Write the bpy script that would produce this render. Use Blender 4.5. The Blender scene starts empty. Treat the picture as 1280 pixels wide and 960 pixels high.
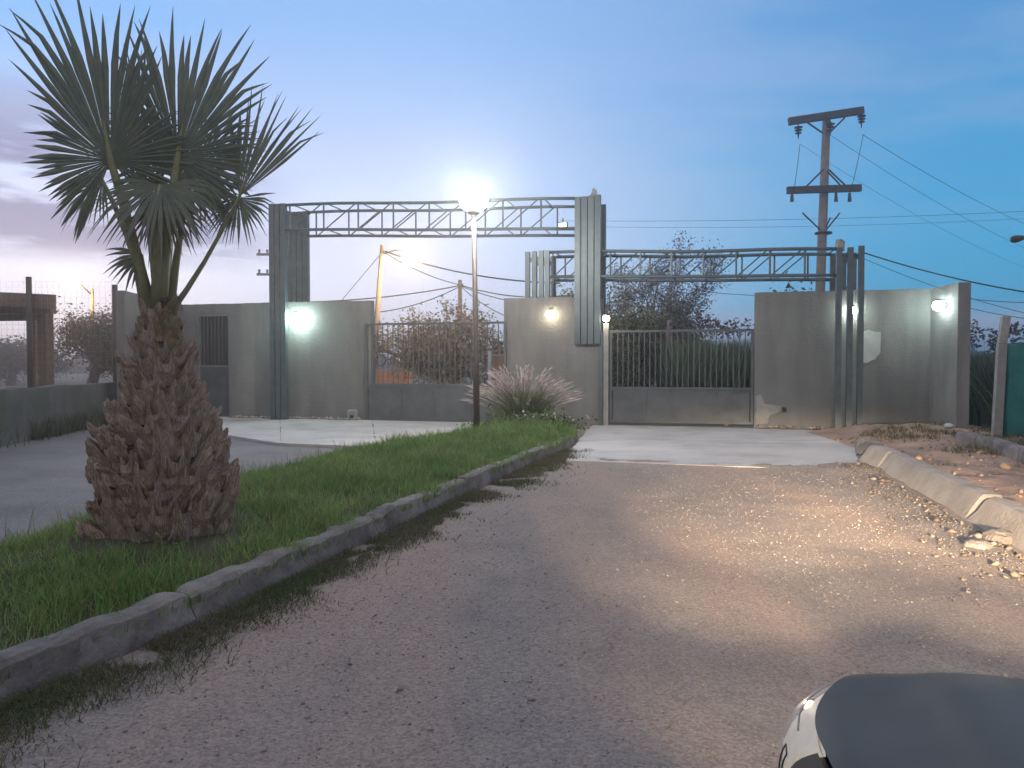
import bpy, math, random
import numpy as np
from mathutils import Vector, Matrix, Quaternion, noise

random.seed(7)
RNG = np.random.default_rng(11)
SC = bpy.context.scene
COL = SC.collection
R = math.radians

# ------------------------------------------------------------------ camera
F_PX, CX, CY, HZ = 950.0, 640.0, 480.0, 455.0
CAM_H = 1.4
PITCH = math.atan((CY - HZ) / F_PX)
cd = bpy.data.cameras.new('camera')
cam = bpy.data.objects.new('camera', cd)
COL.objects.link(cam)
cam.location = (0, 0, CAM_H)
cam.rotation_euler = (math.pi / 2 - PITCH, 0, 0)
cd.sensor_width = 36
cd.lens = 36 * F_PX / 1280
cd.clip_start = 0.05
cd.clip_end = 5000
SC.camera = cam

# ------------------------------------------------------------------ render settings
SC.render.engine = 'CYCLES'
SC.cycles.use_denoising = True
SC.cycles.use_adaptive_sampling = True
SC.cycles.adaptive_threshold = 0.025
SC.cycles.max_bounces = 6
SC.cycles.diffuse_bounces = 3
SC.cycles.glossy_bounces = 3
SC.cycles.transmission_bounces = 4
SC.cycles.volume_bounces = 0
SC.cycles.transparent_max_bounces = 8
SC.cycles.caustics_reflective = False
SC.cycles.caustics_refractive = False
SC.cycles.sample_clamp_indirect = 4.0
SC.view_settings.view_transform = 'Standard'
SC.view_settings.look = 'None'
SC.view_settings.gamma = 1.0
SC.view_settings.exposure = 0.5
SC.view_settings.use_curve_mapping = False

# ------------------------------------------------------------------ world: dusk sky
SUN_AZ, SUN_EL = R(-32), R(3.0)          # azimuth measured from +Y towards +X
w = bpy.data.worlds.new('World')
SC.world = w
w.use_nodes = True
nt = w.node_tree
nt.nodes.clear()


def N(t, **kw):
    n = nt.nodes.new(t)
    for k, v in kw.items():
        setattr(n, k, v)
    return n


def L(a, b):
    nt.links.new(a, b)


def wmath(op, a, b=None, clamp=False):
    n = N('ShaderNodeMath', operation=op, use_clamp=clamp)
    for i, x in enumerate((a, b)):
        if x is None:
            continue
        if isinstance(x, (int, float)):
            n.inputs[i].default_value = x
        else:
            L(x, n.inputs[i])
    return n.outputs[0]


def wramp(v, a, b):
    n = N('ShaderNodeMapRange', interpolation_type='SMOOTHSTEP')
    n.inputs['From Min'].default_value = a
    n.inputs['From Max'].default_value = b
    L(v, n.inputs['Value'])
    return n.outputs['Result']


def wmix(f, a, b):
    n = N('ShaderNodeMix', data_type='RGBA')
    for s, x in ((n.inputs[0], f), (n.inputs[6], a), (n.inputs[7], b)):
        if isinstance(x, tuple):
            s.default_value = (*x, 1)
        elif isinstance(x, (int, float)):
            s.default_value = x
        else:
            L(x, s)
    return n.outputs[2]


tc = N('ShaderNodeTexCoord')
sep = N('ShaderNodeSeparateXYZ')
L(tc.outputs['Generated'], sep.inputs[0])
dx, dy, dz = sep.outputs
azR = wramp(dx, -0.22, 0.50)             # 0 in the west (left), 1 in the east
el = wramp(dz, 0.02, 0.46)
low = wmix(azR, (0.80, 0.79, 0.95), (0.035, 0.33, 0.585))
high = wmix(azR, (0.145, 0.375, 0.74), (0.08, 0.24, 0.50))
grad = wmix(el, low, high)
# sky behind the camera: soft pinkish dusk cloud
back = wramp(dy, 0.25, -0.5)
grad = wmix(back, grad, (0.46, 0.42, 0.405))
zen = wramp(dz, 0.5, 0.95)
grad = wmix(zen, grad, (0.44, 0.42, 0.50))
# cloud streaks
den = wmath('ADD', wmath('MAXIMUM', dz, 0.0), 0.10)
cmb = N('ShaderNodeCombineXYZ')
L(wmath('DIVIDE', dx, den), cmb.inputs[0])
L(wmath('DIVIDE', dy, den), cmb.inputs[1])
mp = N('ShaderNodeMapping')
mp.inputs['Scale'].default_value = (0.55, 0.95, 1)
mp.inputs['Location'].default_value = (3.1, 1.7, 0)
L(cmb.outputs[0], mp.inputs[0])
nz = N('ShaderNodeTexNoise')
nz.inputs['Scale'].default_value = 1.15
nz.inputs['Detail'].default_value = 6
nz.inputs['Roughness'].default_value = 0.55
L(mp.outputs[0], nz.inputs['Vector'])
cl = wramp(nz.outputs[0], 0.40, 0.58)
west = wramp(dx, -0.24, -0.40)
lowband = wmath('MULTIPLY', wramp(dz, 0.105, 0.14), wramp(dz, 0.34, 0.22))
cmb2 = N('ShaderNodeCombineXYZ')
L(wmath('MULTIPLY', dx, 3.0), cmb2.inputs[0])
L(wmath('MULTIPLY', dz, 15.0), cmb2.inputs[1])
L(wmath('MULTIPLY', dy, 3.0), cmb2.inputs[2])
nz2 = N('ShaderNodeTexNoise')
nz2.inputs['Scale'].default_value = 1.0
nz2.inputs['Detail'].default_value = 5
nz2.inputs['Roughness'].default_value = 0.6
L(cmb2.outputs[0], nz2.inputs['Vector'])
streak = wramp(nz2.outputs[0], 0.42, 0.55)
cmask = wmath('MULTIPLY', wmath('MULTIPLY', streak, lowband), west)
grad = wmix(wmath('MULTIPLY', cmask, 0.9), grad, (0.14, 0.135, 0.29))
wisp = wmath('MULTIPLY', wmath('MULTIPLY', cl, wramp(dz, 0.10, 0.3)), 0.20)
grad = wmix(wisp, grad, (0.46, 0.47, 0.62))
pink = wmath('MULTIPLY', wmath('MULTIPLY', wramp(dz, 0.075, 0.045), wramp(dx, 0.0, 0.2)), wramp(nz.outputs[0], 0.32, 0.5))
grad = wmix(wmath('MULTIPLY', pink, 0.7), grad, (0.46, 0.43, 0.56))
sky = N('ShaderNodeTexSky', sky_type='NISHITA', sun_disc=False)
sky.sun_elevation = SUN_EL
sky.sun_rotation = SUN_AZ
sky.air_density = 1.0
sky.dust_density = 0.6
sky.ozone_density = 3.0
b1 = N('ShaderNodeBackground')
L(grad, b1.inputs[0])
b1.inputs[1].default_value = 0.92
b2 = N('ShaderNodeBackground')
L(sky.outputs[0], b2.inputs[0])
b2.inputs[1].default_value = 0.012
ad = N('ShaderNodeAddShader')
L(b1.outputs[0], ad.inputs[0])
L(b2.outputs[0], ad.inputs[1])
wo = N('ShaderNodeOutputWorld')
L(ad.outputs[0], wo.inputs[0])

# ------------------------------------------------------------------ sun (already at the horizon, very weak)
sd = bpy.data.lights.new('sun', 'SUN')
sd.energy = 0.35
sd.angle = R(18)
sd.color = (1.0, 0.82, 0.66)
sun = bpy.data.objects.new('sun', sd)
COL.objects.link(sun)
sdir = Vector((math.sin(SUN_AZ) * math.cos(SUN_EL), math.cos(SUN_AZ) * math.cos(SUN_EL), math.sin(SUN_EL)))
sun.rotation_euler = sdir.to_track_quat('Z', 'Y').to_euler()
sun.location = sdir * 50

# ------------------------------------------------------------------ geometry of the place
A = R(14)                                # the road runs 14 degrees right of the view
U = Vector((math.cos(A), -math.sin(A), 0))
V = Vector((math.sin(A), math.cos(A), 0))
W0 = Vector((0, 17.6, 0))
cp, sp = math.cos(PITCH), math.sin(PITCH)


def P(px, py, Y):
    k, m = (px - CX) / F_PX, (CY - py) / F_PX
    yy, zz = cp + m * sp, -sp + m * cp
    return Vector((k * Y / yy, Y, CAM_H + zz * Y / yy))


def G(px, py, z=0.0):
    k, m = (px - CX) / F_PX, (CY - py) / F_PX
    yy, zz = cp + m * sp, -sp + m * cp
    t = (z - CAM_H) / zz
    return Vector((k * t, yy * t, z))


def ZP(py, Y):
    return P(CX, py, Y).z


def sx(px, t=0.0):
    k = (px - CX) / F_PX
    return (k * (W0.y + t * V.y) - t * V.x) / (U.x - k * U.y)


def WP(s, t, z):
    p = W0 + U * s + V * t
    return Vector((p.x, p.y, z))


def WY(px, t=0.0):
    return WP(sx(px, t), t, 0).y


# ------------------------------------------------------------------ materials
def material(name, col, rough=0.8, var=None, scale=4.0, detail=6.0, bump=0.0, bscale=40.0, metal=0.0, spec=0.4, attr=None,
             var2=None, scale2=0.7, transl=0.0, vscale=0.0, vbump=0.0, streak=None, course=False, fibre=None):
    m = bpy.data.materials.new(name)
    m.use_nodes = True
    t = m.node_tree
    bs = t.nodes['Principled BSDF']
    bs.inputs['Roughness'].default_value = rough
    bs.inputs['Metallic'].default_value = metal
    bs.inputs['Specular IOR Level'].default_value = spec
    tcn = t.nodes.new('ShaderNodeTexCoord')
    ge = t.nodes.new('ShaderNodeNewGeometry')
    pos = ge.outputs['Position']
    cur = None

    def mix(f, a, b):
        n = t.nodes.new('ShaderNodeMix')
        n.data_type = 'RGBA'
        for s, x in ((n.inputs[0], f), (n.inputs[6], a), (n.inputs[7], b)):
            if isinstance(x, tuple):
                s.default_value = (*x, 1)
            elif isinstance(x, float):
                s.default_value = x
            else:
                t.links.new(x, s)
        return n.outputs[2]

    def nse(sc, det, lo, hi):
        n = t.nodes.new('ShaderNodeTexNoise')
        n.inputs['Scale'].default_value = sc
        n.inputs['Detail'].default_value = det
        n.inputs['Roughness'].default_value = 0.62
        t.links.new(pos, n.inputs['Vector'])
        r = t.nodes.new('ShaderNodeMapRange')
        r.inputs['From Min'].default_value = lo
        r.inputs['From Max'].default_value = hi
        t.links.new(n.outputs[0], r.inputs['Value'])
        return n.outputs[0], r.outputs[0]
    cur = tuple(col)
    if attr:
        at = t.nodes.new('ShaderNodeAttribute')
        at.attribute_name = attr
        cur = at.outputs['Color']
    if var:
        _, f = nse(scale, detail, 0.35, 0.65)
        cur = mix(f, cur, tuple(var))
    if var2:
        _, f = nse(scale2, 4, 0.45, 0.62)
        cur = mix(f, cur, tuple(var2))
    if streak:
        scol, sscale, rz_ = streak
        mpn = t.nodes.new('ShaderNodeMapping')
        mpn.inputs['Rotation'].default_value = (0, 0, rz_)
        mpn.inputs['Scale'].default_value = sscale
        t.links.new(pos, mpn.inputs[0])
        n = t.nodes.new('ShaderNodeTexNoise')
        n.inputs['Scale'].default_value = 1.0
        n.inputs['Detail'].default_value = 7
        n.inputs['Roughness'].default_value = 0.6
        t.links.new(mpn.outputs[0], n.inputs['Vector'])
        r = t.nodes.new('ShaderNodeMapRange')
        r.inputs['From Min'].default_value = 0.44
        r.inputs['From Max'].default_value = 0.64
        t.links.new(n.outputs[0], r.inputs['Value'])
        cur = mix(r.outputs[0], cur, tuple(scol))
    if isinstance(cur, tuple):
        bs.inputs['Base Color'].default_value = (*cur, 1)
    else:
        t.links.new(cur, bs.inputs['Base Color'])
    hgt = None
    if bump:
        h, _ = nse(bscale, 8, 0, 1)
        bn = t.nodes.new('ShaderNodeBump')
        bn.inputs['Strength'].default_value = min(1.0, bump)
        bn.inputs['Distance'].default_value = 0.6 / bscale
        t.links.new(h, bn.inputs['Height'])
        hgt = bn
        t.links.new(bn.outputs[0], bs.inputs['Normal'])
    if fibre:
        mpn = t.nodes.new('ShaderNodeMapping')
        mpn.inputs['Scale'].default_value = (150, 150, 14)
        t.links.new(tcn.outputs['Object'], mpn.inputs[0])
        n = t.nodes.new('ShaderNodeTexNoise')
        n.inputs['Scale'].default_value = 1.0
        n.inputs['Detail'].default_value = 4
        t.links.new(mpn.outputs[0], n.inputs['Vector'])
        fb3 = t.nodes.new('ShaderNodeBump')
        fb3.inputs['Strength'].default_value = 1.0
        fb3.inputs['Distance'].default_value = 0.006
        t.links.new(n.outputs[0], fb3.inputs['Height'])
        t.links.new(hgt.outputs[0], fb3.inputs['Normal'])
        t.links.new(fb3.outputs[0], bs.inputs['Normal'])
        r = t.nodes.new('ShaderNodeMapRange')
        r.inputs['From Min'].default_value = 0.40
        r.inputs['From Max'].default_value = 0.62
        t.links.new(n.outputs[0], r.inputs['Value'])
        cc4 = mix(r.outputs[0], tuple(fibre), cur)
        t.links.new(cc4, bs.inputs['Base Color'])
    if course:
        mpn = t.nodes.new('ShaderNodeMapping')
        mpn.inputs['Rotation'].default_value = (0, 0, A)
        t.links.new(pos, mpn.inputs[0])
        sp_ = t.nodes.new('ShaderNodeSeparateXYZ')
        t.links.new(mpn.outputs[0], sp_.inputs[0])
        cb_ = t.nodes.new('ShaderNodeCombineXYZ')
        t.links.new(sp_.outputs[0], cb_.inputs[0])
        t.links.new(sp_.outputs[2], cb_.inputs[1])
        br = t.nodes.new('ShaderNodeTexBrick')
        br.inputs['Scale'].default_value = 1.0
        br.inputs['Mortar Size'].default_value = 0.022
        br.inputs['Mortar Smooth'].default_value = 1.0
        br.inputs['Brick Width'].default_value = 0.40
        br.inputs['Row Height'].default_value = 0.20
        t.links.new(cb_.outputs[0], br.inputs['Vector'])
        b3 = t.nodes.new('ShaderNodeBump')
        b3.invert = True
        b3.inputs['Strength'].default_value = 0.12
        b3.inputs['Distance'].default_value = 0.012
        t.links.new(br.outputs['Fac'], b3.inputs['Height'])
        t.links.new(hgt.outputs[0], b3.inputs['Normal'])
        t.links.new(b3.outputs[0], bs.inputs['Normal'])
    if vscale:
        vo = t.nodes.new('ShaderNodeTexVoronoi')
        vo.inputs['Scale'].default_value = vscale
        t.links.new(pos, vo.inputs['Vector'])
        vb = t.nodes.new('ShaderNodeBump')
        vb.inputs['Strength'].default_value = vbump
        vb.inputs['Distance'].default_value = 0.5 / vscale
        vb.invert = True
        t.links.new(vo.outputs['Distance'], vb.inputs['Height'])
        if hgt:
            t.links.new(hgt.outputs[0], vb.inputs['Normal'])
        t.links.new(vb.outputs[0], bs.inputs['Normal'])
        # every pebble a little different
        hsv = t.nodes.new('ShaderNodeHueSaturation')
        sepc = t.nodes.new('ShaderNodeSeparateColor')
        t.links.new(vo.outputs['Color'], sepc.inputs[0])
        rr = t.nodes.new('ShaderNodeMapRange')
        rr.inputs['To Min'].default_value = 0.76
        rr.inputs['To Max'].default_value = 1.24
        t.links.new(sepc.outputs[0], rr.inputs['Value'])
        t.links.new(rr.outputs[0], hsv.inputs['Value'])
        if isinstance(cur, tuple):
            hsv.inputs['Color'].default_value = (*cur, 1)
        else:
            t.links.new(cur, hsv.inputs['Color'])
        t.links.new(hsv.outputs[0], bs.inputs['Base Color'])
    if transl:
        bs.inputs['Transmission Weight'].default_value = 0.0
        tr = t.nodes.new('ShaderNodeBsdfTranslucent')
        if isinstance(cur, tuple):
            tr.inputs[0].default_value = (*cur, 1)
        else:
            t.links.new(cur, tr.inputs[0])
        ms = t.nodes.new('ShaderNodeMixShader')
        ms.inputs[0].default_value = transl
        out = t.nodes['Material Output']
        t.links.new(bs.outputs[0], ms.inputs[1])
        t.links.new(tr.outputs[0], ms.inputs[2])
        t.links.new(ms.outputs[0], out.inputs[0])
    return m


def emitter(name, col, strength):
    m = bpy.data.materials.new(name)
    m.use_nodes = True
    t = m.node_tree
    t.nodes.clear()
    e = t.nodes.new('ShaderNodeEmission')
    e.inputs[0].default_value = (*col, 1)
    e.inputs[1].default_value = strength
    o = t.nodes.new('ShaderNodeOutputMaterial')
    t.links.new(e.outputs[0], o.inputs[0])
    return m


def glass(name, col=(0.9, 0.95, 0.95), rough=0.02, alpha=0.25):
    m = bpy.data.materials.new(name)
    m.use_nodes = True
    t = m.node_tree
    bs = t.nodes['Principled BSDF']
    bs.inputs['Base Color'].default_value = (*col, 1)
    bs.inputs['Roughness'].default_value = rough
    bs.inputs['Alpha'].default_value = alpha
    bs.inputs['IOR'].default_value = 1.45
    return m


M = {}
M['ground'] = material('soil_ground', (0.20, 0.16, 0.12), 0.95, (0.13, 0.12, 0.08), 0.25, bump=0.4, bscale=6, var2=(0.09, 0.10, 0.05), scale2=0.06)
M['gravel'] = material('gravel_road', (0.285, 0.245, 0.21), 0.93, (0.20, 0.175, 0.157), 1.6, detail=9, bump=0.6, bscale=30,
                       var2=(0.265, 0.228, 0.20), scale2=0.5, vscale=85, vbump=0.6, streak=((0.32, 0.245, 0.20), (0.85, 0.10, 1), A))
M['asphalt'] = material('worn_asphalt', (0.20, 0.19, 0.185), 0.9, (0.14, 0.137, 0.137), 1.3, detail=9, bump=0.5, bscale=45,
                        var2=(0.235, 0.22, 0.205), scale2=0.3, vscale=80, vbump=0.4)
M['concrete'] = material('slab_concrete', (0.50, 0.485, 0.46), 0.85, (0.37, 0.355, 0.335), 1.6, detail=9, bump=0.35, bscale=25, var2=(0.54, 0.52, 0.485), scale2=0.45)
M['kerb'] = material('kerb_concrete', (0.235, 0.21, 0.195), 0.92, (0.12, 0.11, 0.105), 3.5, detail=9, bump=0.9, bscale=22, var2=(0.28, 0.255, 0.235), scale2=1.8)
M['kerb_pale'] = material('pale_kerb_concrete', (0.40, 0.355, 0.30), 0.92, (0.29, 0.255, 0.215), 3.0, detail=9, bump=0.6, bscale=26)
M['plaster'] = material('cement_plaster', (0.215, 0.217, 0.205), 0.9, (0.168, 0.168, 0.16), 1.1, detail=9, bump=0.45, bscale=18, var2=(0.265, 0.255, 0.24), scale2=0.55, streak=((0.165, 0.158, 0.153), (1.9, 1.9, 0.35), A), course=True)
M['patch'] = material('pale_plaster', (0.50, 0.52, 0.49), 0.9, (0.40, 0.42, 0.40), 4, bump=0.4, bscale=20)
M['steel'] = material('painted_steel', (0.11, 0.14, 0.148), 0.42, (0.08, 0.103, 0.11), 5, bump=0.05, bscale=40, metal=0.25, spec=0.5)
M['gatepaint'] = material('gate_paint', (0.125, 0.135, 0.14), 0.5, (0.085, 0.092, 0.097), 3.5, bump=0.1, bscale=30, metal=0.1)
M['darkmetal'] = material('dark_pole_paint', (0.07, 0.06, 0.052), 0.5, (0.10, 0.065, 0.045), 6, bump=0.1, bscale=40, metal=0.3)
M['galv'] = material('galvanised_metal', (0.32, 0.33, 0.33), 0.45, (0.24, 0.25, 0.25), 8, metal=0.7)
M['wood'] = material('weathered_wood', (0.22, 0.14, 0.095), 0.85, (0.14, 0.095, 0.07), 7, detail=10, bump=0.5, bscale=50)
M['polewood'] = material('pole_wood', (0.30, 0.26, 0.235), 0.85, (0.21, 0.18, 0.165), 5, detail=9, bump=0.3, bscale=40)
M['armwood'] = material('crossarm_wood', (0.095, 0.085, 0.085), 0.8, (0.065, 0.06, 0.06), 7, bump=0.3, bscale=30)
M['porcelain'] = material('insulator_glaze', (0.06, 0.045, 0.05), 0.25, (0.04, 0.03, 0.03), 10)
M['cable'] = material('cable_sheath', (0.035, 0.035, 0.04), 0.6, (0.05, 0.05, 0.055), 2)
M['postconc'] = material('post_concrete', (0.34, 0.33, 0.31), 0.9, (0.25, 0.24, 0.23), 4, bump=0.5, bscale=30)
M['net'] = material('green_shade_net', (0.035, 0.17, 0.15), 0.85, (0.02, 0.11, 0.10), 3, detail=9, bump=0.6, bscale=70, transl=0.25)
M['brick'] = material('bare_brick', (0.34, 0.17, 0.10), 0.9, (0.24, 0.12, 0.075), 4, bump=0.4, bscale=30)
M['mudwall'] = material('rough_grey_wall', (0.14, 0.137, 0.13), 0.95, (0.075, 0.078, 0.075), 1.6, detail=10, bump=0.9, bscale=12, var2=(0.07, 0.085, 0.06), scale2=0.9)
M['soil'] = material('red_soil', (0.42, 0.29, 0.215), 0.95, (0.28, 0.195, 0.15), 1.7, detail=10, bump=0.9, bscale=14, var2=(0.42, 0.30, 0.21), scale2=0.8)
M['median'] = material('median_soil', (0.085, 0.07, 0.05), 0.95, (0.06, 0.07, 0.03), 3, bump=0.6, bscale=20)
M['boot'] = material('leaf_boot', (0.50, 0.41, 0.345), 0.9, (0.33, 0.26, 0.22), 11, detail=9, bump=1.0, bscale=55, var2=(0.50, 0.42, 0.36), scale2=5.5, fibre=(0.25, 0.19, 0.155))
M['bootcut'] = material('fresh_leaf_boot', (0.21, 0.19, 0.10), 0.85, (0.22, 0.15, 0.09), 8, bump=0.5, bscale=40)
M['core'] = material('trunk_fibre', (0.10, 0.065, 0.05), 0.95, (0.06, 0.04, 0.03), 12, bump=0.9, bscale=50)
M['frond'] = material('palm_frond', (0.12, 0.155, 0.12), 0.5, (0.175, 0.195, 0.14), 9, spec=0.4, transl=0.22)
M['petiole'] = material('palm_petiole', (0.27, 0.28, 0.15), 0.6, (0.19, 0.19, 0.10), 8)
M['deadleaf'] = material('dry_palm_leaf', (0.25, 0.20, 0.13), 0.85, (0.16, 0.125, 0.085), 8)
M['grass'] = material('grass_blades', (0.06, 0.13, 0.03), 0.75, attr='Col', transl=0.3, spec=0.2)
M['leaf'] = material('foliage', (0.06, 0.1, 0.04), 0.7, attr='Col', transl=0.25, spec=0.25)
M['bark'] = material('bark', (0.13, 0.10, 0.085), 0.9, (0.08, 0.06, 0.05), 9, bump=0.7, bscale=30)
M['palebark'] = material('pale_bark', (0.30, 0.24, 0.20), 0.9, (0.21, 0.16, 0.135), 8, bump=0.5, bscale=30)
M['stone'] = material('loose_stones', (0.4, 0.34, 0.3), 0.9, attr='Col', spec=0.3)
M['carpaint'] = material('dark_grey_car_paint', (0.080, 0.072, 0.060), 0.42, (0.095, 0.087, 0.075), 9.0, metal=0.0, spec=0.20, bump=0.04, bscale=160)
M['blackplastic'] = material('black_trim', (0.015, 0.015, 0.016), 0.55, (0.02, 0.02, 0.02), 20)
M['rubber'] = material('tyre_rubber', (0.02, 0.02, 0.02), 0.85, (0.03, 0.03, 0.028), 20, bump=0.3, bscale=60)
M['chrome'] = material('reflector_chrome', (0.82, 0.80, 0.76), 0.16, (0.74, 0.72, 0.68), 12, metal=1.0)
M['litglow'] = material('lit_reflector', (0.75, 0.72, 0.66), 0.30, (0.62, 0.58, 0.52), 30, metal=0.6)
_b = M['litglow'].node_tree.nodes['Principled BSDF']
_b.inputs['Emission Color'].default_value = (1.0, 0.90, 0.74, 1)
_b.inputs['Emission Strength'].default_value = 0.16
M['rim'] = material('wheel_rim', (0.45, 0.45, 0.46), 0.35, (0.38, 0.38, 0.38), 6, metal=0.9)
M['lens'] = glass('clear_lens', (0.95, 0.93, 0.88), 0.06, 0.30)
M['carglass'] = glass('tinted_glass', (0.02, 0.025, 0.03), 0.03, 0.75)
M['pvc'] = material('junction_box_plastic', (0.42, 0.42, 0.40), 0.6, (0.34, 0.34, 0.33), 8)
M['pink'] = material('plumes', (0.3, 0.2, 0.2), 0.9, attr='Col', transl=0.3, spec=0.1)


# ------------------------------------------------------------------ mesh helpers
class MB:
    def __init__(self):
        self.v, self.f = [], []

    def add(self, vs, fs):
        o = len(self.v)
        self.v.extend(tuple(x) for x in vs)
        self.f.extend(tuple(i + o for i in q) for q in fs)
        return self

    def box(self, c, hx, hy, hz):
        """c centre; hx, hy, hz half-extent vectors"""
        c = Vector(c)
        vs = [c + hx * i + hy * j + hz * k for i in (-1, 1) for j in (-1, 1) for k in (-1, 1)]
        fs = [(0, 1, 3, 2), (4, 6, 7, 5), (0, 4, 5, 1), (2, 3, 7, 6), (0, 2, 6, 4), (1, 5, 7, 3)]
        if hx.cross(hy).dot(hz) < 0:
            fs = [q[::-1] for q in fs]
        return self.add(vs, fs)

    def wbox(self, s0, s1, t0, t1, z0, z1):
        c = WP((s0 + s1) / 2, (t0 + t1) / 2, (z0 + z1) / 2)
        return self.box(c, U * ((s1 - s0) / 2), V * ((t1 - t0) / 2), Vector((0, 0, (z1 - z0) / 2)))

    def beam(self, p0, p1, a, b=None, up=Vector((0, 0, 1))):
        """square bar a x b between two points"""
        b = a if b is None else b
        p0, p1 = Vector(p0), Vector(p1)
        d = (p1 - p0)
        dn = d.normalized()
        if abs(dn.dot(up)) > 0.98:
            up = V
        s = dn.cross(up).normalized()
        uu = s.cross(dn)
        return self.box((p0 + p1) / 2, d / 2, s * a / 2, uu * b / 2)

    def tube(self, pts, rs, n=8, cap=True):
        pts = [Vector(p) for p in pts]
        if not isinstance(rs, (list, tuple)):
            rs = [rs] * len(pts)
        o = len(self.v)
        side = None
        for i, p in enumerate(pts):
            d = (pts[min(i + 1, len(pts) - 1)] - pts[max(i - 1, 0)])
            d = d.normalized() if d.length > 1e-9 else Vector((0, 0, 1))
            if side is None:
                ref = Vector((0, 0, 1)) if abs(d.z) < 0.9 else Vector((1, 0, 0))
                side = d.cross(ref).normalized()
            else:
                side = (side - d * side.dot(d)).normalized()
            q = d.cross(side)
            for k in range(n):
                a = 2 * math.pi * k / n
                self.v.append(tuple(p + (side * math.cos(a) + q * math.sin(a)) * rs[i]))
        for i in range(len(pts) - 1):
            for k in range(n):
                a, b = o + i * n + k, o + i * n + (k + 1) % n
                self.f.append((a, b, b + n, a + n))
        if cap:
            self.f.append(tuple(o + k for k in range(n))[::-1])
            e = o + (len(pts) - 1) * n
            self.f.append(tuple(e + k for k in range(n)))
        return self

    def lathe(self, c, prof, n=16, axis=Vector((0, 0, 1))):
        c = Vector(c)
        q = axis.to_track_quat('Z', 'Y')
        o = len(self.v)
        for r, z in prof:
            for k in range(n):
                a = 2 * math.pi * k / n
                self.v.append(tuple(c + q @ Vector((r * math.cos(a), r * math.sin(a), z))))
        for i in range(len(prof) - 1):
            for k in range(n):
                a, b = o + i * n + k, o + i * n + (k + 1) % n
                self.f.append((a, b, b + n, a + n))
        return self

    def ball(self, c, r, n=16, sz=1.0):
        m = n // 2
        return self.lathe(c, [(max(1e-4, r * math.sin(math.pi * i / m)), -r * sz * math.cos(math.pi * i / m)) for i in range(m + 1)], n)

    def grid(self, fn, nu, nv):
        o = len(self.v)
        for j in range(nv + 1):
            for i in range(nu + 1):
                self.v.append(tuple(fn(i / nu, j / nv)))
        for j in range(nv):
            for i in range(nu):
                a = o + j * (nu + 1) + i
                self.f.append((a, a + 1, a + nu + 2, a + nu + 1))
        return self

    def build(self, name, mat, parent=None, smooth=False, world=None):
        me = bpy.data.meshes.new(name)
        me.from_pydata(self.v, [], self.f)
        me.materials.append(M[mat] if isinstance(mat, str) else mat)
        if smooth:
            me.polygons.foreach_set('use_smooth', [True] * len(me.polygons))
        me.update()
        return link(name, me, parent, world)


def link(name, me, parent=None, world=None):
    o = bpy.data.objects.new(name, me)
    COL.objects.link(o)
    if parent is not None:
        o.parent = parent
        loc = Vector(parent.get('_base', (0, 0, 0)))
        o.matrix_parent_inverse = Matrix.Translation(-loc)
    if world is not None:
        o.matrix_basis = world
    return o


BASES = []


def thing(name, label=None, cat=None, loc=(0, 0, 0), group=None, kind=None):
    o = bpy.data.objects.new(name, None)
    COL.objects.link(o)
    o.location = loc
    o.empty_display_size = 0.2
    o['_base'] = tuple(loc)
    BASES.append(o)
    return tag(o, label, cat, group, kind)


def tag(o, label=None, cat=None, group=None, kind=None):
    if label:
        o['label'] = label
    if cat:
        o['category'] = cat
    if group:
        o['group'] = group
    if kind:
        o['kind'] = kind
    return o


def npmesh(name, verts, tris, mat, col=None, parent=None, smooth=False):
    verts = np.ascontiguousarray(verts, dtype=np.float32)
    tris = np.ascontiguousarray(tris, dtype=np.int32)
    me = bpy.data.meshes.new(name)
    me.vertices.add(len(verts))
    me.vertices.foreach_set('co', verts.ravel())
    me.loops.add(tris.size)
    me.loops.foreach_set('vertex_index', tris.ravel())
    me.polygons.add(len(tris))
    me.polygons.foreach_set('loop_start', np.arange(0, tris.size, 3, dtype=np.int32))
    me.polygons.foreach_set('loop_total', np.full(len(tris), 3, dtype=np.int32))
    if smooth:
        me.polygons.foreach_set('use_smooth', np.ones(len(tris), dtype=bool))
    me.update(calc_edges=True)
    if col is not None:
        ca = me.color_attributes.new('Col', 'FLOAT_COLOR', 'POINT')
        c4 = np.ones((len(verts), 4), dtype=np.float32)
        c4[:, :3] = col
        ca.data.foreach_set('color', c4.ravel())
    me.materials.append(M[mat])
    return link(name, me, parent)


def blades(base, h, wd, lean, colr, segs=2, curl=1.0, az=None):
    """vectorised grass blades. base (n,3), h (n), wd (n), lean (n,2) offset of the tip"""
    n = len(base)
    az = RNG.uniform(0, 2 * np.pi, n) if az is None else az
    sd_ = np.stack([np.cos(az), np.sin(az), np.zeros(n)], 1)
    vs, cs = [], []
    for i in range(segs + 1):
        f = i / segs
        c = base + np.stack([lean[:, 0] * f ** (1 + curl), lean[:, 1] * f ** (1 + curl), h * (f - 0.25 * curl * f * f * 0.6)], 1)
        if i < segs:
            ww = wd * (1 - 0.55 * f)
            vs += [c - sd_ * ww[:, None] / 2, c + sd_ * ww[:, None] / 2]
        else:
            vs.append(c)
    k = len(vs)
    Vv = np.stack(vs, 1).reshape(-1, 3)
    tri = []
    for i in range(segs - 1):
        a = 2 * i
        tri += [(a, a + 1, a + 3), (a, a + 3, a + 2)]
    tri.append((2 * segs - 2, 2 * segs - 1, 2 * segs))
    T = (np.arange(n)[:, None, None] * k + np.array(tri)[None]).reshape(-1, 3)
    return Vv, T, np.repeat(colr, k, axis=0)


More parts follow.
